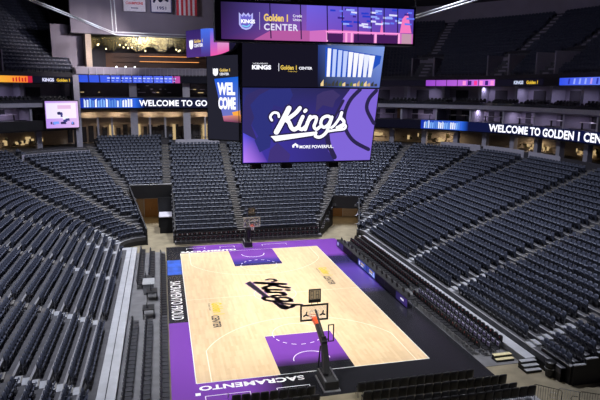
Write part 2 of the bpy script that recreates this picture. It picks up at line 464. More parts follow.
# grey decking under the left floor seats and right ones, with low risers
for nm, P in (('floor_left_decking', [(-13.1, -9.2, 0.0)]), ('floor_right_decking', [(10.62, 13.2, 0.0)])):
    d = MB()
    for x0, x1, z in P: d.box(x0, x1, -16.2, 15.5, -0.029, 0.0, M['floor_g'])
    struct(d.build(nm))

# ------------------------------------------------------------------ terraces
US = usamp(0, 5)
def ztread(k): return Z0+k*RH
def terrace():
    mb = MB()
    for i in range(len(US)-1):
        ua, ub = US[i], US[i+1]; um = (ua+ub)/2
        for k in range(NR):
            D0, D1 = k*RD, (k+1)*RD
            x, y, _, _ = pos(um, (D0+D1)/2)
            if void(x, y, (D0+D1)/2): continue
            a0, b0, a1, b1 = pos(ua, D0), pos(ub, D0), pos(ua, D1), pos(ub, D1)
            z = ztread(k); zp = z-RH if k else 0.5
            mb.face([(a0[0], a0[1], z), (a1[0], a1[1], z), (b1[0], b1[1], z), (b0[0], b0[1], z)], M['concrete'])
            mb.face([(a0[0], a0[1], zp), (a0[0], a0[1], z), (b0[0], b0[1], z), (b0[0], b0[1], zp)], M['concrete'])
            e0, e1 = pos(ua, D0+.13), pos(ub, D0+.13)
            mb.face([(a0[0], a0[1], z+.004), (e0[0], e0[1], z+.004), (e1[0], e1[1], z+.004), (b0[0], b0[1], z+.004)], M['tread_edge_light'])
            if k == 0: mb.face([(a0[0], a0[1], -.02), (a0[0], a0[1], zp), (b0[0], b0[1], zp), (b0[0], b0[1], -.02)], M['black'])
    return struct(mb.build('lower_bowl_terrace'))
terrace()
ub_ = (u_at_px(172, 22.0), u_at_px(95, 22.0))
for k_ in (0, 1, 2):
    mb = MB(); us_ = usamp(*ub_)
    D0, D1 = (NR+k_)*RD, (NR+k_+1)*RD; z_ = ztread(NR+k_)
    for a_, b_ in zip(us_, us_[1:]):
        P = [pos(a_, D0), pos(a_, D1), pos(b_, D1), pos(b_, D0)]
        mb.prism([(p[0], p[1]) for p in P], z_-RH*1.2-.3, z_, M['concrete'] if k_ < 2 else M['dark_wall'])
    struct(mb.build('upper_row_terrace'))
def zb(D): return Z0+D/RD*RH

# white walkway ledge in front of the side stands
for s, nm, xa, xb, ya, yb in ((-1, 'left', 12.15, 13.98, -22, 16.2), (1, 'right', 13.22, 13.98, -16.6, 16.0)):
    mb = MB()
    mb.box(min(s*xa, s*xb), max(s*xa, s*xb), ya, yb, 0.30 if s < 0 else 0.42, 0.5, M['ledge'])
    mb.box(min(s*(xa+.06), s*xb), max(s*(xa+.06), s*xb), ya, yb, -.02, .42, M['grey_box'])
    if s < 0:
        mb.box(-12.72, -12.67, ya, yb, .5, .515, M['dark_metal'])
        mb.box(-13.98, -13.2, ya, 15.0, .5, .565, M['concrete'])
    struct(mb.build('walkway_ledge_'+nm))

# tunnel walls, headers, doors
def wall_line(mb, p0, p1, z00, z01, z10, z11, t=.15, m=None):
    d = Vector((p1[0]-p0[0], p1[1]-p0[1])); d.normalize(); n = Vector((-d.y, d.x))*t
    A = [(p0[0], p0[1]), (p1[0], p1[1]), (p1[0]+n.x, p1[1]+n.y), (p0[0]+n.x, p0[1]+n.y)]
    lo = [z00, z10, z10, z00]; hi = [z01, z11, z11, z01]
    i = len(mb.v); k = mb.slot(m)
    mb.v += [(A[j][0], A[j][1], lo[j]) for j in range(4)]+[(A[j][0], A[j][1], hi[j]) for j in range(4)]
    for qd in ((3, 2, 1, 0), (4, 5, 6, 7), (0, 1, 5, 4), (1, 2, 6, 5), (2, 3, 7, 6), (3, 0, 4, 7)):
        mb.f.append(tuple(i+a for a in qd)); mb.mi.append(k); mb.c.append(None)
mb = MB()
wall_line(mb, (-11.1, 18.8), (-13.3, 28.4), 0, 1.9, 0, 5.3, .15, M['black'])
wall_line(mb, (-8.1, 28.6), (-8.1, 18.9), 0, 5.3, 0, 1.6, .15, M['black'])
wall_line(mb, (-13.4, 28.5), (-8.1, 28.5), 3.6, 5.35, 3.6, 5.35, .2, M['black'])
wall_line(mb, (-13.4, 28.5), (-8.1, 28.5), 5.35, 5.42, 5.35, 5.42, .22, M['pale_step'])
wall_line(mb, (-9.9, 27.2), (-8.1, 27.2), 0, 3.9, 0, 3.9, .15, M['black'])
wall_line(mb, (-14.6, 34), (-14.6, 28.7), 0, 4, 0, 4, .15, M['dark_wall'])
wall_line(mb, (-7.6, 28.7), (-7.6, 34), 0, 4, 0, 4, .15, M['dark_wall'])
wall_line(mb, (-14.6, 34), (-7.6, 34), 0, 4, 0, 4, .15, M['beige'])
struct(mb.build('wall_left_tunnel'))
mb = MB()
wall_line(mb, (9.3, 19.0), (12.4, 24.0), 0, 1.8, 0, 3.9, .15, M['black'])
wall_line(mb, (15.4, 22.6), (13.6, 17.2), 0, 3.8, 0, 1.5, .15, M['black'])
wall_line(mb, (12.3, 23.9), (15.6, 22.6), 2.3, 3.95, 2.3, 3.95, .2, M['black'])
wall_line(mb, (11.8, 30), (18.8, 28), 0, 3.5, 0, 3.5, .15, M['beige'])
struct(mb.build('wall_right_tunnel'))
for nm, x0, y0, z1, n_ in (('door_1', -10.9, 33.85, 2.6, 0), ('door_2', 14.4, 29.1, 2.3, -.28)):
    e = empty(nm, (x0, y0, 0), n_); struct(e)
    d = MB(); d.box(-.9, .9, -.06, 0, 0, z1, M['brown']); struct(d.build('door_panel', None, e))
    d = MB(); d.box(-1.0, -.9, -.1, 0, 0, z1+.1, M['steel']); d.box(.9, 1.0, -.1, 0, 0, z1+.1, M['steel']); d.box(-.9, .9, -.1, 0, z1, z1+.1, M['steel']); struct(d.build('door_frame', None, e))
    d = MB(); d.tube([(-.1, -.07, 1.0), (-.1, -.14, 1.05), (-.1, -.14, 1.25), (-.1, -.07, 1.3)], .015); struct(d.build('door_handle', M['steel'], e))
# white-topped black platform beside the left tunnel
e = empty('event_platform', (-9.0, 25.4, 0), 0, 'black draped platform with white top inside the far left tunnel mouth', 'platform')
d = MB(); d.box(-.75, .72, -1.4, 1.5, 0, 1.98, M['black_cloth']); d.build('skirt', None, e)
d = MB(); d.box(-.8, .75, -1.45, 1.55, 1.98, 2.08, M['counter']); d.build('platform_top', None, e)

# corner front wall with rail at left tunnel, near-right end wall
mb = MB()
mb.box(14.35, 14.5, -19.4, -16.6, -.02, 1.15, M['black']); mb.box(14.3, 14.55, -19.4, -16.6, 1.15, 1.21, M['pale_step'])
for k in range(26):
    x = 14.45+k*RD; mb.box(x, x+RD, -19.55, -19.4, -.02, ztread(k)+.35, M['black'])
    mb.box(x, x+RD, -19.57, -19.38, ztread(k)+.35, ztread(k)+.41, M['pale_step'] if k < 8 else M['dark_metal'])
struct(mb.build('wall_right_end'))

# ------------------------------------------------------------------ aisles
def aisle(i, A, B):
    mb = MB()
    (ax, ay), (bx, by) = A, B
    dx, dy = bx-ax, by-ay; Ln = math.hypot(dx, dy); tx, ty = dx/Ln, dy/Ln; nx, ny = -ty*.42, tx*.42
    def D_at(t):
        x, y = ax+tx*t, ay+ty*t
        qx = abs(x)-(HX-RC); qy = abs(y)-(HY-RC)
        return math.hypot(max(qx, 0), max(qy, 0))+min(max(qx, qy), 0)-RC
    t = 0
    def solve(D):
        lo, hi = -3, Ln+4
        for _ in range(30):
            mid = (lo+hi)/2
            if D_at(mid) < D: lo = mid
            else: hi = mid
        return lo
    for k in range(NR):
        t0 = solve(k*RD); t1 = solve((k+1)*RD); tm = (t0+t1)/2
        x, y = ax+tx*tm, ay+ty*tm
        if void(x, y, (k+.5)*RD) or t1 < -.5: continue
        z = ztread(k)
        lit = M['pale_step'] if k < 4 and abs(ax) > 13.5 else M['step']  # lowest side-aisle steps coloured paler, painting in the light from the court
        for (ta, tb, zz) in ((t0+.01, t1, z+.012), (tm, t1+.0, z+RH/2)):
            P = [(ax+tx*ta-nx, ay+ty*ta-ny), (ax+tx*tb-nx, ay+ty*tb-ny), (ax+tx*tb+nx, ay+ty*tb+ny), (ax+tx*ta+nx, ay+ty*ta+ny)]
            mb.prism(P[::-1] if False else P, z-.0 if zz < z+.1 else z+.012, zz, lit)
            P2 = [(ax+tx*(ta-.01)-nx, ay+ty*(ta-.01)-ny), (ax+tx*(ta+.07)-nx, ay+ty*(ta+.07)-ny), (ax+tx*(ta+.07)+nx, ay+ty*(ta+.07)+ny), (ax+tx*(ta-.01)+nx, ay+ty*(ta-.01)+ny)]
            mb.prism(P2, zz, zz+.01, M['nosing'])
    return struct(mb.build('aisle_stairs'))
for i, (A, B) in enumerate(AIS): aisle(i, A, B)

# ------------------------------------------------------------------ seats
def cushion_mb(w, h, t, curve=.05, top_round=.06, nx=5, nz=5):
    """upright padded panel, front towards -y, base at z=0"""
    mb = MB(); fr = []; bk = []
    for j in range(nz):
        v = j/(nz-1); ww = w/2*(1-0.10*max(0, v-.6)/.4)
        for i in range(nx):
            u = -1+2*i/(nx-1)
            z = h*v-(top_round*abs(u)**3 if j == nz-1 else 0)
            y = curve*(1-u*u)+.12*h*v
            pad = t*(1-.35*abs(u)**4)*(1-.3*abs(2*v-1)**4)
            fr.append((u*ww, y-pad/2, z)); bk.append((u*ww, y+t/2, z))
    mb.v = fr+bk; N = nx*nz
    for j in range(nz-1):
        for i in range(nx-1):
            a = j*nx+i; b = a+1; cc = a+nx+1; d = a+nx
            mb.f += [(a, b, cc, d), (N+a, N+d, N+cc, N+b)]
    for i in range(nx-1):
        mb.f += [(i, N+i, N+i+1, i+1), ((nz-1)*nx+i, (nz-1)*nx+i+1, N+(nz-1)*nx+i+1, N+(nz-1)*nx+i)]
    for j in range(nz-1):
        mb.f += [(j*nx, (j+1)*nx, N+(j+1)*nx, N+j*nx), (j*nx+nx-1, N+j*nx+nx-1, N+(j+1)*nx+nx-1, (j+1)*nx+nx-1)]
    mb.mi = [0]*len(mb.f); mb.c = [None]*len(mb.f)
    return mb
def shift(mb, dx=0, dy=0, dz=0, rx=0):
    R = Matrix.Rotation(rx, 3, 'X')
    mb.v = [tuple(R @ Vector(p)+Vector((dx, dy, dz))) for p in mb.v]; return mb
# folding arena seat; faces -y, origin on the tread under the seat
def make_arena_seat():
    root = empty('arena_seat', (0, 0, -50))
    b = shift(cushion_mb(.47, .52, .07), dy=.05, dz=.36).build('backrest', M['seat_back'], root, True)
    mb = shift(cushion_mb(.44, .46, .015, top_round=.02), dy=.105, dz=.34); mb.build('back_shell', M['seat_shell'], b, True)
    mb = shift(cushion_mb(.44, .42, .08, curve=.02, top_round=.05), dy=-.02, dz=.38, rx=.6); mb.build('seat', M['seat_back'], root, True)
    for s in (-1, 1):
        mb = MB(); mb.box(s*.255-.022, s*.255+.022, -.20, .12, .58, .615); mb.build('armrest', M['arm'], root, bevel=.006)
    mb = MB()
    for s in (-1, 1): mb.box(s*.255-.015, s*.255+.015, .0, .06, .0, .60); mb.box(s*.255-.02, s*.255+.02, -.09, .13, .0, .02)
    mb.tube([(-.255, .04, .37), (.255, .04, .37)], .016, 6); mb.build('seat_frame', M['frame_metal'], root)
    return root
seat0 = make_arena_seat()

# every seat position in the lower bowl
UBC = (u_at_px(171, 22.0), u_at_px(96, 22.0)); UAB = (u_at_px(91, 21.0), u_at_px(14, 21.0))
cands = []
for k in range(-1, NR+2):
    Dm = k*RD+.50; Ls = sum(lens(Dm)); n = int(Ls/.54)
    for j in range(n):
        u = s2u(Dm, (j+.5)*Ls/n); x, y, nx, ny = pos(u, Dm)
        if void(x, y, Dm) or (x > 0 and y < -19.1): continue
        if k < 0 and (x > 0 or y > 14.5): continue
        if k >= NR-1 and not (UBC[0] < u < UBC[1]): continue
        if k >= NR-3 and UAB[0] < u < UAB[1]: continue
        ad = aisle_dist(x, y)
        if ad < .72: continue
        if not in_view((x, y, ztread(k)+.5), 60, 40): continue
        cands.append((x, y, ztread(k), math.atan2(ny, nx)-PI/2, k, j))
vis = [s for s in cands if in_view((s[0], s[1], s[2]+.6), -2, -2)]
vis.sort(key=lambda s: (Vector(s[:3])-CAM).length)
near_set = set((s[4], s[5]) for s in vis[:300])
# names of place for the labels
def sec_of(x, y):
    if x < 0:
        for i, (a, t) in enumerate((((AIS[15]), 'before'), ((AIS[14]), 'between'), ((AIS[13]), 'beyond'))):
            (ax, ay), (bx, by) = a
            yl = ay+(by-ay)*(x-ax)/(bx-ax)
            if y < yl: return ('L', i)
        return ('L', 3)
    for i, a in enumerate((AIS[0], AIS[1], AIS[2], AIS[3])):
        (ax, ay), (bx, by) = a
        if y < ay+(by-ay)*(x-ax)/(bx-ax): return ('R', i)
    return ('R', 4)
WH = {('L', 0): 'before the first aisle', ('L', 1): 'past the first aisle', ('L', 2): 'past the second aisle', ('L', 3): 'past the third aisle',
      ('R', 0): 'before the near aisle', ('R', 1): 'past the near aisle', ('R', 2): 'past the second aisle', ('R', 3): 'past the third aisle', ('R', 4): 'past the fourth aisle'}
groups = {}
for s in cands: groups.setdefault((s[4], sec_of(s[0], s[1])), []).append(s)
rank = {}
for (k, sec), lst in groups.items():
    lst.sort(key=lambda s: s[1], reverse=(sec[1] == 0))
    for i, s in enumerate(lst): rank[(s[4], s[5])] = (sec, i+1)
first = True
small = MB()
def add_small(mb, x, y, z, rz, sz=1.0):
    ca, sa = math.cos(rz), math.sin(rz)
    def P(a, b, cc): return (x+a*ca-b*sa, y+a*sa+b*ca, z+cc)
    i = len(mb.v)
    # backrest: bowed front, rounded top; folded seat; two arms
    prof = [(-.235, .07, .34), (0, .10, .34), (.235, .07, .34), (-.235, .10, .62), (0, .14, .66), (.235, .10, .62), (-.18, .13, .87), (0, .16, .89), (.18, .13, .87)]
    mb.v += [P(a, b-.035, cc) for a, b, cc in prof]+[P(a, b+.035, cc) for a, b, cc in prof]
    fs = [(0, 1, 4, 3), (1, 2, 5, 4), (3, 4, 7, 6), (4, 5, 8, 7)]
    fs += [tuple(9+q for q in reversed(ff)) for ff in fs[:4]]
    fs += [(6, 7, 16, 15), (7, 8, 17, 16), (0, 3, 12, 9), (3, 6, 15, 12), (2, 11, 14, 5), (5, 14, 17, 8)]
    seatp = [(-.22, .0, .34), (.22, .0, .34), (.21, -.23, .62), (-.21, -.23, .62), (-.22, .05, .40), (.22, .05, .40), (.21, -.16, .69), (-.21, -.16, .69)]
    mb.v += [P(*p) for p in seatp]
    fs += [tuple(18+q for q in ff) for ff in ((0, 3, 2, 1), (3, 7, 6, 2), (0, 4, 7, 3), (1, 2, 6, 5), (4, 5, 6, 7))]
    for s in (-1, 1):
        b0 = len(mb.v)-i
        xx = s*.26
        mb.v += [P(xx-.02, -.18, .60), (P(xx+.02, -.18, .60)), P(xx+.02, .1, .60), P(xx-.02, .1, .60), P(xx-.02, .02, 0), P(xx+.02, .02, 0), P(xx+.02, .08, 0), P(xx-.02, .08, 0)]
        fs += [(b0, b0+1, b0+2, b0+3), (b0, b0+3, b0+7, b0+4), (b0+1, b0+5, b0+6, b0+2), (b0, b0+4, b0+5, b0+1)]
    for ff in fs: mb.f.append(tuple(i+q for q in ff)); mb.mi.append(0); mb.c.append(None)
for s in cands:
    x, y, z, rz, k, j = s
    if (k, j) in near_set:
        o = seat0 if first else copy_tree(seat0); first = False
        o.location = (x, y, z); o.rotation_euler = (0, 0, rz)
        sec, r = rank[(k, j)]
        stand = 'left stand' if sec[0] == 'L' else 'right stand'
        tag(o, 'navy folded arena seat, %s, %s row up, %s seat %s' % (stand, ordw(k+(2 if x < 0 else 1)), ordw(r), WH[sec]), 'seat', 'arena seats in the '+stand)
    else: add_small(small, x, y, z, rz)

# ------------------------------------------------------------------ upper bowl
FB = u_at_px(79.5, 23.0)
UD0, UR, UH, UN = 23.6, .80, .52, 18
ULX = 6      # the left upper stand has more rows
def uz(k): return 19.6+k*UH
UR0, UR1 = 0.0, 1.72        # right stand extent (u); left one mirrors from 3.28
up = MB()
UA_R = [0.30, u_at_px(628, 38), u_at_px(553, 38), u_at_px(447, 38)]      # aisle stations
UA_L = [3.50, 3.72, 4.0]
def upper(u0, u1, aisles):
    us = usamp(u0, u1)
    for i in range(len(us)-1):
        for k in range(UN+(ULX if u0 > 2 else 0)):
            D0, D1 = UD0+k*UR, UD0+(k+1)*UR
            a0, b0, a1, b1 = pos(us[i], D0), pos(us[i+1], D0), pos(us[i], D1), pos(us[i+1], D1); z = uz(k)
            up.face([(a0[0], a0[1], z), (a1[0], a1[1], z), (b1[0], b1[1], z), (b0[0], b0[1], z)], M['concrete'])
            up.face([(a0[0], a0[1], z-UH), (a0[0], a0[1], z), (b0[0], b0[1], z), (b0[0], b0[1], z-UH)], M['concrete'])
    for au in aisles:
        for k in range(UN):
            for h in (0, 1):
                D0 = UD0+k*UR+h*UR/2
                a = pos(au, D0); b = pos(au, D0+UR/2 if h else D0+UR); tx, ty = -a[3]*.6, a[2]*.6
                up.prism([(a[0]-tx, a[1]-ty), (b[0]-tx, b[1]-ty), (b[0]+tx, b[1]+ty), (a[0]+tx, a[1]+ty)], uz(k)+(.012 if h else 0), uz(k)+(UH/2 if h else .012), M['lilac_wall'])
upper(UR0, UR1, UA_R); upper(FB+.005, 5, UA_L)
struct(up.build('upper_bowl_terrace'))
for k in range(UN+ULX):
    D = UD0+k*UR+.5
    for (a, b, ais) in ((UR0, UR1, UA_R), (FB+.005, 5, UA_L)):
        if k >= UN and a < 2: continue
        s0, s1 = u2s(D, a), u2s(D, b); n = int((s1-s0)/.55)
        for j in range(n):
            u = s2u(D, s0+(j+.5)*(s1-s0)/n); x, y, nx, ny = pos(u, D)
            if any(abs(u2s(D, au)-u2s(D, u)) < .9 for au in ais): continue
            # portals low in the stand
            if k < 6 and any(abs(u2s(D, au)-u2s(D, u)) < 2.2 for au in ais): continue
            if not in_view((x, y, uz(k)+.5), 40, 40): continue
            add_small(small, x, y, uz(k), math.atan2(ny, nx)-PI/2)
tag(small.build('distant_arena_seats', M['seat_back']), 'dark navy arena seats filling the far and upper stands', 'seats', None, 'stuff')
# portals: walled openings in the upper stand
def portal(au):
    mb = MB(); a = pos(au, UD0+.2); b = pos(au, UD0+6*UR); tx, ty = -a[3], a[2]
    w = 1.7
    for s in (-1, 1):
        mb.prism([(a[0]+tx*s*w-tx*.1, a[1]+ty*s*w-ty*.1), (b[0]+tx*s*w-tx*.1, b[1]+ty*s*w-ty*.1), (b[0]+tx*s*w+tx*.1, b[1]+ty*s*w+ty*.1), (a[0]+tx*s*w+tx*.1, a[1]+ty*s*w+ty*.1)], uz(0), uz(4)+.7, M['lilac_wall'])
    mb.prism([(b[0]-tx*w, b[1]-ty*w), (b[0]-tx*w+a[2]*.2, b[1]-ty*w+a[3]*.2), (b[0]+tx*w+a[2]*.2, b[1]+ty*w+a[3]*.2), (b[0]+tx*w, b[1]+ty*w)], uz(0), uz(5)+.9, M['dark_wall'])
    mb.prism([(b[0]-tx*w-a[2]*1.4, b[1]-ty*w-a[3]*1.4), (b[0]-tx*w, b[1]-ty*w), (b[0]+tx*w, b[1]+ty*w), (b[0]+tx*w-a[2]*1.4, b[1]+ty*w-a[3]*1.4)], uz(4)+.1, uz(4)+.5, M['lilac_wall'])
    struct(mb.build('upper_portal_wall'))
for au in UA_R[1:] + UA_L[:2]: portal(au)

# ------------------------------------------------------------------ curved facade bands
def band(name, D0, D1, z0, z1, a, b, m, parent=None, st=True):
    mb = MB(); us = usamp(a, b); k = mb.slot(m); n = len(us)
    for u in us:
        for D, z in ((D0, z0), (D1, z0), (D1, z1), (D0, z1)):
            x, y, _, _ = pos(u, D); mb.v.append((x, y, z))
    for i in range(n-1):
        for q_ in range(4):
            p, r = q_, (q_+1) % 4
            mb.f.append((4*i+p, 4*i+r, 4*(i+1)+r, 4*(i+1)+p)); mb.mi.append(k); mb.c.append(None)
    mb.f += [(0, 1, 2, 3), tuple(4*(n-1)+q_ for q_ in (3, 2, 1, 0))]; mb.mi += [k, k]; mb.c += [None]*2
    o = mb.build(name, None, parent)
    return struct(o) if st else o
def radial_wall(mb, u, D0, D1, z0, z1, t, m):
    a = pos(u, D0); b = pos(u, D1); tx, ty = -a[3]*t/2, a[2]*t/2
    mb.prism([(a[0]-tx, a[1]-ty), (b[0]-tx, b[1]-ty), (b[0]+tx, b[1]+ty), (a[0]+tx, a[1]+ty)], z0, z1, m)
ZT = ztread(NR-1)     # top of the bowl
FA = 2.0    # far facade
# concourse behind the lower bowl
band('floor_concourse', NR*RD, 30, ZT-.3, ZT, 0, 5, M['dark_wall'])
band('wall_bowl_back', NR*RD-.1, NR*RD+.05, ZT, ZT+.75, 0, 1.30, M['dark_wall'])
for k_, px_ in enumerate((96, 108, 122, 144, 155, 170, 178, 196, 204, 212)):
    p_ = pos(u_at_px(px_, 24.0), 23.2+.5*(k_ % 2))
    e = empty('drink_table', (p_[0], p_[1], ZT), 0, 'tall dark drink table on the far concourse, %s from the left' % ordw(k_+1), 'table', 'drink tables on the far concourse')
    d = MB(); d.tube([(0, 0, 1.02), (0, 0, 1.08)], .42, 12); d.build('table_top', M['black'], e)
    d = MB(); d.tube([(0, 0, 0), (0, 0, 1.02)], .05, 8); d.tube([(0, 0, 0), (0, 0, .03)], .3, 12); d.build('pedestal', M['dark_metal'], e)
for (a, b) in [(u_at_px(hi_, 21.2), u_at_px(lo_, 21.2)) for lo_, hi_ in ((442, 482), (485, 526), (531, 563), (175, 219))]:
    band('trim_bowl_top_panel', NR*RD-.16, NR*RD-.1, ZT-.05, ZT+.9, a, b, M['pale_conc'])
band('trim_bowl_top_panel', 23*RD-.05, 23*RD+.05, ztread(22), ztread(24)+.25, u_at_px(88, 19.0), u_at_px(18, 19.0), M['pale_conc'])
band('trim_bowl_top_rail', NR*RD-.05, NR*RD+.05, ZT, ZT+.85, 2.1, 2.95, M['dark_wall'])
for sgn, (a, b) in (('right', (0, 2.0)), ('left', (FB, 5))):
    band('wall_%s_concourse' % sgn, 28.5, 28.7, ZT, 12.0, a, b, M['beige'])
    band('trim_%s_lower_soffit' % sgn, 23.1, 28.6, 11.7, 11.9, a, b, M['dark_wall'])
    band('floor_%s_lower_suites' % sgn, 23.1, 28.6, 12.95, 13.15, a, b, M['dark_wall'])
    band('wall_%s_lower_suites' % sgn, 26.6, 26.8, 13.15, 14.8, a, b, M['lilac_wall'])
    band('trim_%s_suite_ledge' % sgn, 22.9, 27, 14.95, 15.5, a, b, M['pale_conc'])
    band('wall_%s_upper_suites' % sgn, 27.5, 27.7, 15.25, 18.2, a, b, M['lilac_wall'])
    band('trim_%s_upper_soffit' % sgn, 23.3, 27.7, 18.15, 18.3, a, b, M['dark_wall'])
    band('trim_%s_upper_fascia' % sgn, 23.25, 23.5, 19.05, 19.6, a, b, M['dark_wall'])
    for z0, z1, nm in ((11.85, 13.15, 'lower'), (18.2, 19.05, 'upper')):
        band('ribbon_board_backing_%s' % nm, 23.0, 23.3, z0, z1, a, b, M['black'])
# suites: partitions, doors, counters
def suites(u0, u1, tagw):
    D = 23.3; s0, s1 = u2s(D, u0), u2s(D, u1); n = int((s1-s0)/5.4); wl = MB(); wu = MB(); dk = MB()
    for i in range(n+1):
        u = s2u(D, s0+i*(s1-s0)/n)
        radial_wall(wl, u, 23.15, 26.6, 13.15, 14.8, .28, M['pale_conc'])
        radial_wall(wu, u, 25.4, 27.5, 15.25, 18.15, .5, M['pale_conc'])
        if i == n: break
        um = s2u(D, s0+(i+.5)*(s1-s0)/n)
        # dark doorways and televisions on the back walls
        for off, w, z0, z1, DD, mt in ((1.7, .9, 13.15, 14.6, 26.55, M['dark_wall']), (-.4, 1.5, 13.85, 14.6, 26.55, M['tinted']), (-1.9, .7, 13.15, 14.7, 26.55, M['brown']),
                                       (.9, 2.0, 15.25, 17.6, 27.4, M['dark_wall'])):
            a = s2u(DD, u2s(DD, um)+off-w/2); b = s2u(DD, u2s(DD, um)+off+w/2); pa, pb = pos(a, DD), pos(b, DD)
            if mt is M['brown'] and i % 2: continue
            dk.prism([(pa[0], pa[1]), (pa[0]+pa[2]*.04, pa[1]+pa[3]*.04), (pb[0]+pb[2]*.04, pb[1]+pb[3]*.04), (pb[0], pb[1])], z0, z1, mt)
        cpos = pos(um, 24.6)
        if in_view((cpos[0], cpos[1], 13.9), 30, 30):
            side = 'right' if u0 < 2 else 'left'
            e = empty('suite_counter', (cpos[0], cpos[1], 13.15), math.atan2(cpos[3], cpos[2])-PI/2,
                      'long pale drink counter at the front of a %s side suite' % side, 'counter', 'drink counters in the %s side suites' % side)
            d = MB(); d.box(-1.6, 1.6, -.22, .22, .78, .84); d.build('counter_top', M['counter'], e)
            for sx in (-1.3, 1.3): d = MB(); d.box(sx-.04, sx+.04, -.1, .1, 0, .78); d.build('leg', M['dark_metal'], e)
    struct(wl.build('wall_lower_suite_partitions')); struct(wu.build('wall_upper_suite_partitions')); struct(dk.build('trim_suite_openings'))
suites(0.5, 1.98, 'r'); suites(FB+.02, 4.5, 'l')
# low dark seats in front of the upper suites
sb = MB()
for (a, b) in ((.5, 1.98), (FB+.02, 4.4)):
    for r in range(2):
        D = 23.7+r*.9; s0, s1 = u2s(D, a), u2s(D, b)
        n = int((s1-s0)/.6)
        for j in range(n):
            if j % 9 in (7, 8): continue
            u = s2u(D, s0+j*.6); x, y, nx, ny = pos(u, D)
            if in_view((x, y, 16), 30, 30): add_small(sb, x, y, 15.25+r*.3, math.atan2(ny, nx)-PI/2)
tag(sb.build('suite_balcony_seats', M['black_vinyl']), 'black seats packed along the upper suite balconies', 'seats', None, 'stuff')
# glass balustrade
for sgn, (a, b) in (('right', (0, 2.0)), ('left', (FB, 5))):
    band('trim_%s_balustrade' % sgn, 23.1, 23.14, 15.25, 15.85, a, b, M['tinted'])
# concourse columns and warm backbar
cc = MB(); wg = MB()
for i, u in enumerate([.6, .72, .84, .96, 1.06, 1.16, 1.27, 1.38, 1.5, 1.62, 1.74, 1.86, 3.36, 3.5, 3.64, 3.8, 3.95]):
    radial_wall(cc, u, 24.2, 24.9, ZT, 11.75, .7, M['pale_conc'])
for (a, b) in ((1.10, 1.24), (1.42, 1.60), (1.66, 1.82), (.90, 1.0), (3.32, 3.44), (3.55, 3.7)):
    for j in range(22):
        u = a+(b-a)*(j+.5)/22; p = pos(u, 28.2)
        w = .08+.30*random.random()
        z0 = ZT+.2+.8*random.random()
        wg.prism([(p[0]-p[3]*w, p[1]+p[2]*w), (p[0]-p[3]*w-p[2]*.05, p[1]+p[2]*w-p[3]*.05), (p[0]+p[3]*w-p[2]*.05, p[1]-p[2]*w-p[3]*.05), (p[0]+p[3]*w, p[1]-p[2]*w)], z0, z0+.25+.5*random.random(), random.choice((M['warm_glow'], M['beige'], M['gold'])))
struct(cc.build('trim_concourse_columns')); struct(wg.build('window_concourse_shopfronts'))
# ------------------------------------------------------------------ far end facade
band('ribbon_board_backing_far_lower', 23.0, 23.3, 14.75, 16.15, FA, FB, M['black'])
band('ribbon_board_backing_far_upper', 23.0, 23.3, 18.35, 19.35, FA, FB, M['black'])
band('floor_far_club', 23.3, 31, 16.15, 16.3, FA, FB, M['dark_wall'])
band('floor_far_bar', 23.3, 31, 19.35, 19.5, FA, FB, M['dark_wall'])
band('trim_far_soffit', 23.3, 30, 14.5, 14.75, FA, FB, M['dark_wall'])
band('wall_far_club', 27.5, 27.7, 16.3, 18.35, FA, FB, M['dark_wall'])
band('trim_far_beam', 26.4, 27.0, 13.2, 14.0, FA, FB, M['beige'])
band('wall_far_concourse', 28.5, 28.7, ZT, 14.6, FA, FB, M['beige'])
band('wall_far_bar_back', 29.5, 29.7, 19.5, 25.3, FA, FB, M['dark_wall'])
band('wall_far_upper', 24.5, 25.0, 25.2, 36, FA, FB, M['far_wall'])
band('ceiling_far_bar', 24.5, 29.7, 25.1, 25.2, FA, FB, M['dark_wall'])
mb = MB()
for px_ in (134, 187): radial_wall(mb, u_at_px(px_, 24.4), 24.0, 24.8, ZT, 18.35, 1.05, M['pale_conc'])
radial_wall(mb, FB+.004, 22.9, 24.2, ZT, 19.35, .8, M['pale_conc'])
for px_ in (98, 165, 112, 150, 205): radial_wall(mb, u_at_px(px_, 25), 25.0, 25.3, ZT, 13.3, .25, M['pale_conc'])
struct(mb.build('trim_far_columns'))
mb = MB()
for i in range(60):
    u = 2.02+i*(1.24/60); p = pos(u, 28.1)
    w = .2+.18*random.random()
    mb.box(p[0]-w, p[0]+w, p[1]-.03, p[1]+.03, ZT+.2, ZT+2.3+.5*random.random(), M['dark_wall'] if random.random() < .8 else M['warm_glow'])
for i in range(34):
    u = 2.05+random.random()*1.2; p = pos(u, 26.4+random.random())
    zz = random.choice((16.9, 17.4, 17.9)); w = .1+.35*random.random()
    mb.box(p[0]-w, p[0]+w, p[1]-.03, p[1]+.03, zz, zz+.12, M['warm_glow'] if random.random() < .4 else M['lilac_wall'])
struct(mb.build('window_far_concourse_bays'))
# beige pier and wall left of the bar
mb = MB()
radial_wall(mb, u_at_px(92.5, 25), 24.6, 27.5, 19.5, 25.2, .8, M['beige'])
struct(mb.build('wall_bar_pier'))
band('wall_far_left_upper', 26.5, 26.8, 19.5, 26.4, u_at_px(91, 26.6), FB+.05, M['far_wall'])
# balustrade of the bar deck
e = empty('bar_balustrade', (0, 0, 0), 0, 'grey glass balustrade with uprights along the front of the upper bar deck', 'balustrade')
band('glass_panel', 23.2, 23.24, 19.5, 20.4, FA, FB, M['lilac_wall'], e, False)
band('top_rail', 23.17, 23.27, 20.4, 20.5, FA, FB, M['pale_conc'], e, False)
for i in range(26):
    u = FA+.6+i*(FB-FA-.62)/26; d = MB(); radial_wall(d, u, 23.05, 23.18, 19.4, 20.45, .08, M['pale_conc']); d.build('upright', None, e)
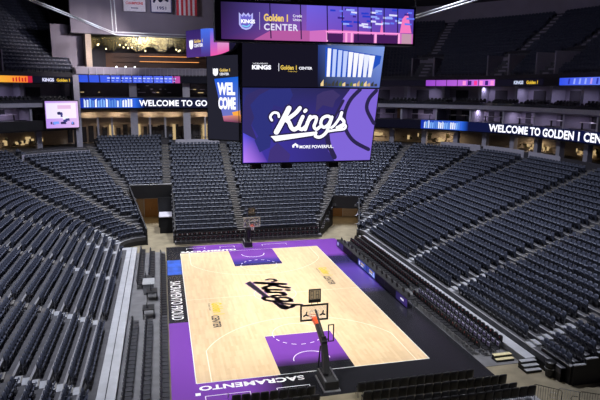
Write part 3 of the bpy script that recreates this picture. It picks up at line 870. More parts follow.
# bar: hanging gold rods, bulbs, back bar
e = empty('rod_chandelier', (-10, 46, 24.9), 0, 'gold canopy of thin hanging rods over the upper bar', 'chandelier')
d = MB(); lampsb = MB()
for i in range(1500):
    x = random.uniform(-19, 2); y = random.uniform(44.2, 46.8); h = random.uniform(.4, 2.0)*(.6+.4*math.sin(x*.9)**2)
    d.box(x-.015+10, x+.015+10, y-46-.015, y-46+.015, -h, .15)
g = d.build('rod', M['gold'], e); g['kind'] = 'stuff'
for i in range(18):
    x = random.uniform(-18.5, 2); y = random.uniform(44.1, 46.0)-46; z = random.uniform(-1.9, -.7); s_ = .09
    lampsb.box(x+10-s_, x+10+s_, y-s_, y+s_, z-s_, z+s_)
g = lampsb.build('bulb', M['warm_lamp'], e); g['kind'] = 'stuff'
e = empty('back_bar', (-10, 47.6, 19.5), 0, 'wooden back bar with orange lit shelves behind the upper deck', 'bar')
d = MB(); d.box(-7, 11, .2, .5, 0, 3.4); d.build('cabinet', M['wood_bar'], e)
for z in (1.2, 2.0, 2.8): d = MB(); d.box(-6, 10.8, -.1, .2, z, z+.06); d.build('shelf', M['wood_bar'], e)
for z, m in ((2.9, M['orange_lamp']), (2.1, M['orange_lamp'])): d = MB(); d.box(-2, 7, -.06, -.02, z, z+.07); d.build('light_strip', m, e)
d = MB(); d.box(-6, 10, -2.0, -1.4, 0, 1.1); d.build('counter', M['wood_bar'], e)
for k in range(9):
    d = MB(); x = -7.5+k*2.1
    o = empty('high_table', (-10+x, 44.2, 19.5), 0, 'small dark high table by the balustrade of the upper bar deck', 'table', 'high tables on the bar deck')
    d.tube([(0, 0, 1.02), (0, 0, 1.08)], .38, 12); d.build('table_top', M['counter'], o)
    d = MB(); d.tube([(0, 0, 0), (0, 0, 1.02)], .04, 8); d.tube([(0, 0, 0), (0, 0, .03)], .28, 12); d.build('pedestal', M['dark_metal'], o)
for k in range(3):
    x = -15.2+k*1.3
    o = empty('deck_lamp', (x, 43.2, 19.5), 0, '%s of three small white lamps along the bar balustrade' % ('leftmost', 'middle one', 'rightmost')[k], 'lamp', 'white lamps on the bar balustrade')
    d = MB(); d.tube([(0, 0, 0), (0, 0, 1.05)], .02, 6); d.build('stem', M['dark_metal'], o)
    d = MB(); d.tube([(0, 0, 1.05), (0, 0, 1.13), (0, 0, 1.22)], [.1, .12, .06], 8); d.build('lamp_shade', M['white_lamp'], o)

# main outer walls and ceiling
band('wall_right', 40, 40.5, 9, 36, 0, 2.2, M['dark_wall']); band('wall_left', 44, 44.5, 9, 36, 2.8, 5, M['dark_wall'])
band('wall_far', 33, 33.5, 0, 36, 1.9, FB+.01, M['dark_wall'])
band('trim_right_top_fascia', 38.0, 38.3, 28.9, 31.8, 0, 1.72, M['lilac_wall'])
band('trim_left_top_fascia', 42.9, 43.2, 32.0, 36.0, FB+.01, 5, M['far_wall'])
mb = MB(); radial_wall(mb, FB+.005, 23.6, 39, 19, 20.4, .3, M['dark_wall']); 
for k in range(UN+ULX): radial_wall(mb, FB, UD0+k*UR, UD0+(k+1)*UR, 19.6, uz(k)+.6, .25, M['far_wall'])
struct(mb.build('wall_left_upper_end'))
mb = MB(); mb.box(-60, 60, -50, 62, 36, 36.4, M['ceiling'])
struct(mb.build('ceiling'))
# suspended white double rail
e = empty('curtain_rail', (0, 0, 25), 0, 'white double steel pipe rail hanging high around the arena', 'rail')
ring = [(-20.5, 4.0), (-19.8, 9.8), (-15.1, 38.8), (-1, 40.5), (12, 41.2), (17.4, 36), (17.0, 11), (16.7, -.7), (16.6, -8)]
d = MB(); d.tube([(x, y, .12) for x, y in ring], .075, 6); d.build('outer_pipe', M['white_steel'], e)
d = MB(); d.tube([(x*.972, y*.985, -.28) for x, y in ring], .065, 6); d.build('inner_pipe', M['white_steel'], e)
for sx in (0, .45): d = MB(); d.tube([(-15.1+sx, 38.8, .1), (-15.3+sx, 38.6, 7.6)], .07, 6); d.build('hanger', M['white_steel'], e)
for x, y in ((-19.8, 9.8), (-1, 40.5), (12, 41.2), (17.0, 11)): d = MB(); d.tube([(x, y, .1), (x, y, 7.6)], .05, 6); d.build('hanger', M['dark_metal'], e)

# banners and flag
def banner(x0, x1, z0, label, cols):
    e = empty('hanging_banner', ((x0+x1)/2, 41.6, z0), 0, label, 'banner')
    w = (x1-x0)/2
    n = 10; d = MB()
    for i in range(n):
        a, b = -w+2*w*i/n, -w+2*w*(i+1)/n; ya, yb = .05*math.sin(a*3), .05*math.sin(b*3)
        d.face([(a, ya, 0), (b, yb, 0), (b, yb, 3.8), (a, ya, 3.8)]); d.face([(b, yb+.02, 0), (a, ya+.02, 0), (a, ya+.02, 3.8), (b, yb+.02, 3.8)])
    d.build('cloth', cols[0], e)
    d = MB(); d.tube([(-w, 0, 3.8), (w, 0, 3.8)], .05); d.build('pole', M['dark_metal'], e)
    return e, w
e, w = banner(-13.7, -10.7, 28.3, 'white banner with blue crest and red lettering, left of the other hanging banner', (M['cloth_white'],))
d = MB()
for p in shield(0, 2.3, 1.6): d.face([(x, -.07, z) for x, z in p])
d.build('crest', M['cloth_navy'], e)
p, tw = text_mesh('CHAMPIONS', .34, bold=.03)
d = MB(); [d.face([(x*2.4/tw-1.2, -.07, y+.95) for x, y in q_]) for q_ in p]; d.build('lettering', M['cloth_red'], e)
d = MB(); d.box(-.5, .5, -.08, -.06, .4, .52); d.build('small_print', M['cloth_navy'], e)
e, w = banner(-10.0, -7.0, 28.2, 'white banner with navy border and lettering beside the striped flag', (M['cloth_white'],))
d = MB()
for a in ((-w, -w+.15, 0, 3.8), (w-.15, w, 0, 3.8), (-w, w, 0, .15)): d.box(a[0], a[1], -.08, -.055, a[2], a[3])
d.build('border', M['cloth_navy'], e)
p, tw = text_mesh('1951', .4, bold=.03)
d = MB(); [d.face([(x*1.4/tw-.7, -.07, y+.5) for x, y in q_]) for q_ in p]
for p_ in stroke(catmull([(-1.0, 1.5), (-.6, 2.1), (-.1, 1.6), (.3, 2.0), (.9, 1.7)]), .3): d.face([(x, -.07, z) for x, z in p_])
d.build('lettering', M['cloth_navy'], e)
e = empty('national_flag', (-4.9, 41.6, 28.0), 0, 'red and white vertically hung striped flag, right of the banners', 'flag')
for i in range(9):
    d = MB(); a = -1.45+i*.322; d.box(a, a+.322, -.02+.04*math.sin(i), .02+.04*math.sin(i), 0, 4); d.build('stripe', M['cloth_red'] if i % 2 == 0 else M['cloth_white'], e)
d = MB(); d.tube([(-1.5, 0, 4.0), (1.5, 0, 4.0)], .05); d.build('pole', M['dark_metal'], e)

# ------------------------------------------------------------------ display colours
def S(r, g, b, k=1.0):
    f_ = lambda c_: (c_/12.92 if c_ <= .04045 else ((c_+.055)/1.055)**2.4)
    return tuple(k*f_(x/255) for x in (r, g, b))
WHT = S(245, 245, 255, 1.25)
# ribbon boards
def ribbon(name, label, D, z0, uref, draw):
    e = empty(name, (0, 0, 0), 0, label, 'ribbon board')
    def fm(a, b, off):
        u = s2u(D, u2s(D, uref)-a); x, y, nx, ny = pos(u, D-.02-off); return (x, y, z0+b)
    A = Art(fm, .012); draw(A); A.build('display', e); return e
def city(A, u0, u1, h):
    A.rect(u0, u1, 0, h, (S(20, 50, 170), S(60, 110, 230)), 8)
    n = 18
    for i in range(n):
        a = u0+(u1-u0)*(.06+(i+.15)/n*.76); w = (u1-u0)/n*.52
        cI = random.choice((S(210, 225, 250), S(240, 245, 255), S(130, 180, 245), S(90, 140, 220)))
        A.add([[(a, .08*h), (a+w, .08*h), (a+w*1.1, h*random.uniform(.7, .97)), (a+.1*w, h*random.uniform(.7, .97))]], cI, off=.01)
    A.rect(u0+(u1-u0)*.86, u1, 0, h, (S(40, 100, 220), S(10, 25, 90)), 6)
def d_far_lower(A):
    city(A, 0, 9.0, 1.4)
    A.rect(9.0, 26, 0, 1.4, S(22, 26, 55), 16)
    A.text('WELCOME TO GOLDEN 1 CENTER', .84, WHT, u2s(23.0, FB-.003)-u2s(23.0, u_at_px(140.5, 23.0)), .27, bold=.03, sx=.94, spacing=1.06)
ribbon('ribbon_board', 'far end ribbon screen, blue skyline picture then white welcome lettering on navy', 23.0, 14.75, FB-.003, d_far_lower)
def d_far_upper(A):
    A.rect(0, 14.3, 0, 1.0, (S(40, 80, 220), S(90, 110, 240)), 10)
    for i in range(9):
        x = 1.4+i*1.5
        A.add([[(x, 0), (x+.16, 0), (x+.1, 1), (x-.06, 1)]], S(20, 30, 110), off=.01)
    for i in range(16):
        x = 4.0+i*.62; A.add([[(x, .55), (x+.4, .55), (x+.42, .72), (x, .72)]], S(190, 205, 255), off=.012)
        A.add([[(x, .2), (x+.3, .2), (x+.3, .32), (x, .32)]], S(150, 170, 250), off=.012)
    A.rect(13.2, 14.3, 0, 1.0, S(190, 80, 160), 1)
    A.rect(14.3, 30, 0, 1.0, S(14, 14, 24), 10)
    A.text('KINGS', .5, S(200, 200, 240), 18.5, .22, bold=.05)
ribbon('ribbon_board', 'blue lit upper ribbon screen below the bar balustrade at the far end', 23.0, 18.35, FB-.003, d_far_upper)
def d_right_lower(A):
    city(A, 0, 7.6, 1.3)
    A.rect(-26, 0, 0, 1.3, S(12, 12, 26), 14)
    A.rect(7.6, 60, 0, 1.3, S(14, 20, 60), 40)
    A.text('WELCOME TO GOLDEN 1 CENTER', .95, WHT, 11.1, .17, bold=.035, sx=1.01, spacing=1.03)
ribbon('ribbon_board', 'right side lower ribbon screen with white welcome lettering below the suites', 23.0, 11.85, u_at_px(421, 23.0), d_right_lower)
def d_right_upper(A):
    A.rect(-20, 0, 0, .85, S(14, 12, 24), 10)
    A.rect(0, 11, 0, .85, (S(150, 70, 200), S(210, 120, 230)), 8)
    for i in range(5): A.add([[(1.5+i*1.7, 0), (1.6+i*1.7, 0), (1.6+i*1.7, .85), (1.5+i*1.7, .85)]], S(30, 15, 70), off=.01)
    for i in range(6): A.add([[(5.8+i*.9, .1), (6.3+i*.9, .1), (6.3+i*.9, .7), (5.8+i*.9, .7)]], random.choice((S(250, 60, 150), S(60, 30, 120), S(255, 150, 220))), off=.012)
    A.rect(11, 19.5, 0, .85, S(16, 14, 28), 4)
    A.text('KINGS', .4, S(200, 210, 240), 14.2, .22, bold=.05)
    A.text('Golden 1', .4, S(230, 190, 60), 16.4, .22, bold=.04)
    A.rect(22.5, 33, 0, .85, (S(50, 80, 230), S(120, 140, 245)), 8)
    for i in range(10): A.add([[(24+i*.9, .12), (24.3+i*.9, .12), (24.35+i*.9, .75), (24.1+i*.9, .75)]], random.choice((S(150, 170, 250), S(40, 50, 170), S(190, 150, 230))), off=.01)
    A.rect(33, 46, 0, .85, (S(255, 190, 40), S(240, 90, 40)), 8)
ribbon('ribbon_board', 'right side upper ribbon screen, magenta, blue and orange, below the upper stand', 23.0, 18.2, u_at_px(424, 23.0), d_right_upper)
def d_left_upper(A):
    A.rect(0, 5.8, 0, .85, (S(240, 190, 60), S(250, 110, 50)), 8)
    A.add([[(3.2+i*.4, .1), (3.4+i*.4, .1), (3.4+i*.4, .6+.1*(i % 3)), (3.2+i*.4, .6)] for i in range(5)], S(200, 30, 40))
    A.rect(5.2, 5.8, 0, .85, S(190, 30, 60)); A.rect(5.8, 12.0, 0, .85, S(14, 14, 30), 5)
    A.text('KINGS', .42, S(220, 220, 250), 7.1, .2, bold=.05, sx=.9); A.text('Golden 1', .38, S(230, 190, 60), 9.0, .2, bold=.04, sx=.9)
ribbon('ribbon_board', 'left side upper ribbon screen, orange and red, below the upper stand', 23.0, 18.2, u_at_px(-8, 23.0), d_left_upper)

# suite level video screen, far left corner
e = empty('video_screen', (0, 0, 0), 0, 'bright white and pink video screen hung in the far left corner of the suites', 'screen')
ua, ub = u_at_px(46, 22.55), u_at_px(79, 22.55)
pa, pb = pos(ua, 22.55), pos(ub, 22.55)
o_ = Vector((pa[0], pa[1], 12.1)); rr_ = Vector((pb[0]-pa[0], pb[1]-pa[1], 0)); wS = rr_.length; rr_.normalize(); nn_ = Vector((rr_.y, -rr_.x, 0))
d = MB()
T_ = Matrix(((rr_.x, -nn_.x, 0, o_.x), (rr_.y, -nn_.y, 0, o_.y), (0, 0, 1, o_.z), (0, 0, 0, 1)))
d.box(-.1, wS+.1, .01, .25, -.1, 3.75, None, T_); d.build('casing', M['black'], e)
A = Art(planar(o_, rr_, (0, 0, 1), nn_))
A.rect(0, wS, 0, 3.65, (S(190, 150, 240), S(225, 190, 240)), 4)
A.rect(.1, wS-.3, 1.3, 3.4, (S(235, 225, 255), S(255, 240, 255)), 3)
for i in range(14):
    x = random.uniform(.2, wS-1); y = random.uniform(.1, 2.0); w_ = random.uniform(.2, .9)
    A.add([[(x, y), (x+w_, y), (x+w_*.9, y+.35), (x, y+.3)]], random.choice((S(60, 60, 130), S(245, 245, 255), S(40, 40, 90), S(120, 160, 250))))
A.rect(1.6, 3.4, 2.6, 3.1, S(230, 190, 230)); A.build('display', e)

# ------------------------------------------------------------------ centre-hung scoreboard
sbz = empty('scoreboard', (0.6, 0, 17), 0, 'huge centre-hung scoreboard with purple and blue video screens over the court', 'scoreboard')
def part(name, mb, mat=None, bevel=0):
    mb.v = [(v[0]-.6, v[1], v[2]-17) for v in mb.v]
    return mb.build(name, mat, sbz, bevel=bevel)
def art_part(name, A):
    A.mb.v = [(v[0]-.6, v[1], v[2]-17) for v in A.mb.v]; return A.mb.build(name, None, sbz)
d = MB(); d.prism([(-3.95, -9.3), (4.85, -9.3), (5.1, -7.4), (5.6, 10.5), (-4.6, 10.5), (-5.75, -7.2)], 14.1, 20.4, M['black']); part('core_frame', d)
# main screen body (slightly tapered at its right edge)
def quad_body(P, y0, y1, m):
    d = MB(); F_ = [Vector((x, y0, z)) for x, z in P]; B_ = [Vector((x, y1, z)) for x, z in P]
    n = len(P); i = 0; d.v = [tuple(p) for p in F_+B_]
    d.f = [tuple(range(n)), tuple(reversed(range(n, 2*n)))]+[(j, j+n, (j+1) % n+n, (j+1) % n) for j in range(n)]
    d.slot(m); d.mi = [0]*len(d.f); d.c = [None]*len(d.f); return d
part('main_screen_case', quad_body([(-4.08, 12.6), (4.88, 12.6), (5.68, 20.42), (-4.0, 20.42)], -9.5, -9.25, M['black']))
A = Art(planar((0, -9.52, 0), (1, 0, 0), (0, 0, 1), (0, -1, 0)))
BG = S(44, 37, 76)
xr = lambda z: 4.8+(z-12.7)*.104
def px2(cx_, cy_): return (-3.95+(cx_-47)/(590-47)*(9.28), 17.55-(cy_-32)/300*4.85)
A.add([[(-4.0, 12.7), (4.8, 12.7), (5.3, 17.55), (-3.95, 17.55)]], [S(64, 54, 165), BG, BG, S(44, 46, 105)])
def PX(L_): return [[px2(*p) for p in L_]]
A.add(PX([(47, 330), (47, 210), (90, 230), (140, 330)]), [S(190, 130, 250), S(80, 80, 220), S(60, 60, 170), S(90, 60, 170)])
A.add(PX([(75, 100), (110, 60), (150, 38), (230, 34), (240, 60), (225, 90), (200, 110), (165, 100), (150, 140), (160, 200), (150, 270), (110, 290), (90, 240), (105, 225), (80, 180), (90, 150)]), S(46, 50, 122))
A.add(PX([(75, 100), (110, 60), (150, 38), (110, 36), (60, 60), (47, 110), (47, 210), (100, 240), (78, 180), (90, 150)]), S(52, 46, 104))
A.add(PX([(335, 60), (360, 45), (400, 38), (430, 60), (410, 80), (400, 110), (360, 100), (330, 130)]), S(62, 52, 104))
A.add(PX([(180, 250), (230, 300), (225, 330), (140, 330), (150, 280)]), S(64, 50, 120))
# the bright ball on the right with dark seams
def cut(L_):
    out = []
    for (a, b) in L_:
        x, z = px2(a, b); out.append((min(x, xr(z)), max(12.7, min(17.55, z))))
    return [out]
A.add(cut([(470, 34), (600, 34), (592, 120), (578, 220), (565, 330), (410, 330), (385, 290), (372, 240), (378, 200), (395, 170), (420, 120), (440, 75)]), S(126, 100, 212))
A.add(stroke(catmull([px2(510, 36), px2(470, 80), px2(448, 140), px2(455, 200), px2(490, 250), px2(552, 285)]), .26), BG)
A.add(stroke(catmull([px2(578, 40), px2(548, 75), px2(540, 115), px2(562, 160), px2(572, 175)]), .26), BG)
A.add(stroke(catmull([px2(376, 200), px2(385, 260), px2(410, 315)]), .34), BG)
A.add(stroke(catmull([px2(395, 180), px2(420, 125), px2(442, 82)]), .18), BG)
for grow, cc_ in ((11, BG), (-1.5, WHT)):
    A.add([[(x*5.2+.42, z*5.0+15.15) for x, z in p] for p in script_word(grow)], cc_)
A.text('MORE POWERFUL.', .2, WHT, px2(266, 0)[0], px2(0, 276)[1], bold=.02)
A.add(PX([(238, 272), (238, 262), (250, 254), (262, 262), (262, 272), (254, 272), (254, 264), (246, 264), (246, 272)]), WHT)
# middle strip: dark with lettering, arena picture at right
A.add([[(-3.98, 17.62), (5.32, 17.62), (5.62, 20.4), (-3.95, 20.4)]], S(22, 20, 34))
A.add([[(1.0, 17.62), (5.32, 17.62), (5.62, 20.4), (1.0, 20.4)]], [S(22, 20, 34), S(90, 110, 190), S(130, 160, 230), S(40, 60, 130)])
A.add([[(1.5, 18.3), (4.2, 18.3), (5.3, 19.2), (5.4, 19.7), (1.5, 20.2)]], S(35, 80, 190))
for i in range(9):
    x = 1.6+i*.36; A.add([[(x, 18.3), (x+.22, 18.3), (x+.30+.02*i, 20.1-.05*i), (x+.06, 20.12-.05*i)]], random.choice((S(230, 235, 255), S(245, 245, 255), S(190, 205, 250))), off=.03)
for i in range(16):
    x = 1.2+i*.25; A.add([[(x, 17.7), (x+.2, 17.7), (x+.2, 17.7+.15+.3*random.random()), (x, 17.85)]], random.choice((S(240, 210, 150), S(90, 110, 60), S(200, 170, 120), S(60, 60, 60))), off=.034)
A.text('KINGS', .24, WHT, -3.35, 18.72, bold=.05, sx=1.25); A.text('SACRAMENTO', .08, WHT, -3.3, 19.03, sx=1.3)
A.rect(-1.62, -1.59, 18.62, 19.1, WHT)
A.text('Golden 1', .26, S(235, 200, 90), -1.5, 18.72, bold=.03, sx=.8); A.text('CENTER', .16, WHT, -.28, 18.74, bold=.02, sx=1.05)
A.text('Credit Union', .08, S(235, 200, 90), -1.0, 18.57)
art_part('main_display', A)
# wide top board
part('top_board_case', quad_body([(-5.85, 20.2), (6.65, 20.2), (6.65, 22.55), (-5.85, 22.55)], -12.0, -10.9, M['dark_metal']))
A = Art(planar((0, -12.02, 0), (1, 0, 0), (0, 0, 1), (0, -1, 0)))
zt, zb_ = 22.4, 20.32
A.add([[(-5.5, zb_), (-.4, zb_), (-.4, zt), (-5.5, zt)]], [S(62, 34, 92), S(150, 80, 170), S(100, 80, 180), S(36, 26, 60)])
A.add([[(-.4, zb_), (6.5, zb_), (6.5, zt), (-.4, zt)]], [S(130, 80, 190), S(110, 60, 150), S(70, 70, 190), S(110, 95, 220)])
A.add([[(-3.6, zb_), (-.2, zb_), (-.2, zb_+.62), (-2.6, zb_+.55)]], S(180, 90, 160))
A.add([[(-.2, zb_), (6.5, zb_), (6.5, zb_+.6), (1.2, zb_+.72), (-.2, zb_+.6)]], S(205, 110, 190))
for x in (-2.6, -.75, .9, 1.85, 2.85, 3.7, 4.55, 5.45): A.add([[(x, zb_+.1), (x+.07, zb_+.1), (x+.0, zt), (x-.07, zt)]], S(34, 24, 70), off=.03)
for i in range(46):
    x = random.uniform(1.0, 6.2); z = random.uniform(zb_+.85, zt-.15); w_ = random.uniform(.2, .55)
    A.add([[(x, z), (x+w_, z), (x+w_, z+.1), (x, z+.12)]], random.choice((S(40, 60, 200), S(150, 170, 250), S(220, 220, 255), S(60, 40, 140), S(100, 120, 240))), off=.034)
for x0_, x1_ in ((.95, 1.9), (2.6, 3.9), (4.1, 5.5)): A.rect(x0_, x1_, zb_, zb_+.5, S(70, 30, 90), off=.036)
for x in (.85, 2.05, 2.4, 3.95, 5.5): A.rect(x, x+.13, zb_, zb_+.62, S(255, 170, 225), off=.04)
A.rect(.8, 5.6, zb_+.55, zb_+.64, S(255, 150, 220), off=.042)
A.add([[(4.3, zb_+.64), (4.5, zb_+.64), (4.4, zb_+1.4)], [(5.6, zb_+.64), (6.4, zb_+.64), (6.1, zt-.2), (5.75, zb_+1.5)]], S(240, 120, 190), off=.043)
A.rect(5.75, 6.4, zb_, zb_+.6, S(190, 150, 170), off=.045); A.rect(5.15, 5.3, zb_, zb_+.5, S(220, 40, 60), off=.046)
A.add(shield(-4.05, 21.35, .98), S(185, 185, 250)); A.add(shield(-4.05, 21.33, .76), S(110, 100, 200))
A.text('KINGS', .2, WHT, -4.35, 21.25, bold=.04)
A.add(stroke(catmull([(-4.25, 21.1), (-4.0, 21.05), (-3.85, 21.15)]), .08), S(120, 200, 240))
A.rect(-3.26, -3.23, 20.9, 21.9, S(190, 180, 220))
A.text('Golden 1', .38, S(240, 205, 110), -3.0, 21.42, bold=.04, sx=.74); A.text('CENTER', .36, S(225, 220, 245), -3.0, 20.9, bold=.03, sx=.98, spacing=1.15)
A.text('Credit', .15, WHT, -1.25, 21.68); A.text('Union', .15, WHT, -1.25, 21.46)
art_part('top_display', A)
# chamfered corner screen
a0 = Vector((-4.12, -9.30, 0)); b0 = Vector((-6.05, -7.45, 0)); rv = (a0-b0).normalized(); nv = Vector((-rv.y, rv.x, 0))
if nv.y > 0: nv = -nv
wC = (a0-b0).length
d = MB(); T_ = Matrix(((rv.x, -nv.x, 0, b0.x), (rv.y, -nv.y, 0, b0.y), (0, 0, 1, 14.05), (0, 0, 0, 1)))
d.box(0, wC, 0, .3, 0, 5.7, M['dark_metal'], T_); part('corner_screen_case', d)
A = Art(planar(Vector((b0.x, b0.y, 14.1))+nv*.01, rv, (0, 0, 1), nv))
A.rect(.05, wC-.05, .05, 5.5, S(34, 34, 46))
k_ = wC/31.0
IM = lambda L_: [[((x-209)*k_, (140-y)*.0668) for x, y in L_]]
A.add(IM([(225, 121), (241, 122), (239.5, 78), (216.5, 80)]), [S(120, 120, 190), S(120, 120, 180), S(20, 100, 215), S(24, 90, 215)])
A.add(IM([(224, 116), (241, 114), (241, 122), (225, 121)]), [S(210, 130, 150), S(220, 140, 80), S(70, 40, 60), S(150, 70, 110)])
A.add(IM([(233, 112), (240.5, 110), (240.5, 115), (234, 115)]), S(250, 170, 70))
A.add([[(p_[0]*.82*k_*8.0/.7+11.0*k_, p_[1]+3.02) for p_ in q_] for q_ in text_mesh('WEL', .72, bold=.05, sx=.09*9)[0]], WHT)
A.add([[(p_[0]*.66*k_*8.0/.7+11.2*k_, p_[1]+2.1) for p_ in q_] for q_ in text_mesh('COME', .70, bold=.05, sx=.085*9)[0]], WHT)
A.add(shield(9*k_, 4.45, .5), WHT); A.text('Golden 1', .18, S(240, 205, 110), 13*k_, 4.48, bold=.03, sx=.9); A.text('CENTER', .15, WHT, 13*k_, 4.24, bold=.02, sx=.95)
art_part('corner_display', A)
# curved lens-shaped ribbon at the left shoulder
def lens_pt(t, side):
    x = -4.35-2.9*t; y = -10.25+4.3*t
    h = math.sqrt(max(0, 1-(1-min(t*1.9, 1))**2))
    zc = 20.35+.0*t
    return (x-.25*math.sin(t*PI), y-.25*math.sin(t*PI), zc+(.88 if side > 0 else -.86)*h+.05*t)
d = MB(); A = Art(lambda a, b, off: (a, b, off)); n = 16
def mixc(a, b, t): return tuple(a[i]+(b[i]-a[i])*t for i in range(3))
for i in range(n):
    t0, t1 = i/n, (i+1)/n
    P_ = [lens_pt(t1, -1), lens_pt(t0, -1), lens_pt(t0, 1), lens_pt(t1, 1)]
    cA = S(30, 28, 56) if t0 < .1 else S(205, 190, 235) if .1 <= t0 < .3 else (S(40, 40, 110) if t0 <= .18 else (S(70, 110, 230) if t0 < .62 else S(50, 36, 100)))
    cB = S(24, 20, 44) if t0 < .1 else S(235, 90, 170) if t0 < .38 else S(80, 50, 130)
    A.mb.face(P_, M['screen'], [cB, cB, cA, cA])
    Q_ = [(p[0]+.25, p[1]+.3, p[2]) for p in P_]
    d.face(Q_[::-1], M['dark_metal']); d.face([P_[3], P_[2], Q_[2], Q_[3]], M['dark_metal']); d.face([P_[1], P_[0], Q_[0], Q_[1]], M['dark_metal'])
part('side_ribbon_case', d)
off3 = Vector((-.02, -.02, 0))
base_t = lens_pt(.95, 0)
def onlens(a, b, off): # a metres from the left end, b metres above mid
    t = 1-a/5.19; p = lens_pt(t, 0); return (p[0]-.02-off, p[1]-.02-off, 20.35+b)
A2 = Art(onlens)
A2.add(shield(.75, 0, .62), WHT); A2.text('Golden 1', .2, S(240, 205, 110), 1.15, .08, bold=.03); A2.text('CENTER', .2, WHT, 1.15, -.2, bold=.02)
A.mb.v += []
i0 = len(A.mb.v); A.mb.v += A2.mb.v; A.mb.f += [tuple(i0+a for a in f_) for f_ in A2.mb.f]; A.mb.mi += A2.mb.mi; A.mb.c += A2.mb.c
art_part('side_ribbon_display', A)
d = MB()
for sx, sy in ((-3, -8), (4, -8), (-3, 8), (4, 8)): d.tube([(sx, sy, 20.4), (sx, sy, 35.5)], .12, 8)
part('hanging_cable', d, M['dark_metal'])
for k in range(3):
    d = MB(); x = -3+k*2.1+(1.2 if k == 2 else 0); d.box(x-.35, x+.35, -8.9, -8.3, 12.2, 12.9); d.tube([(x, -8.6, 12.9), (x, -8.6, 14.2)], .06)
    part('speaker_pod', d, M['black'])
d = MB(); d.box(-4.2, -3.9, -9.3, -9.1, 14, 20.3); part('corner_post', d, M['dark_metal'])

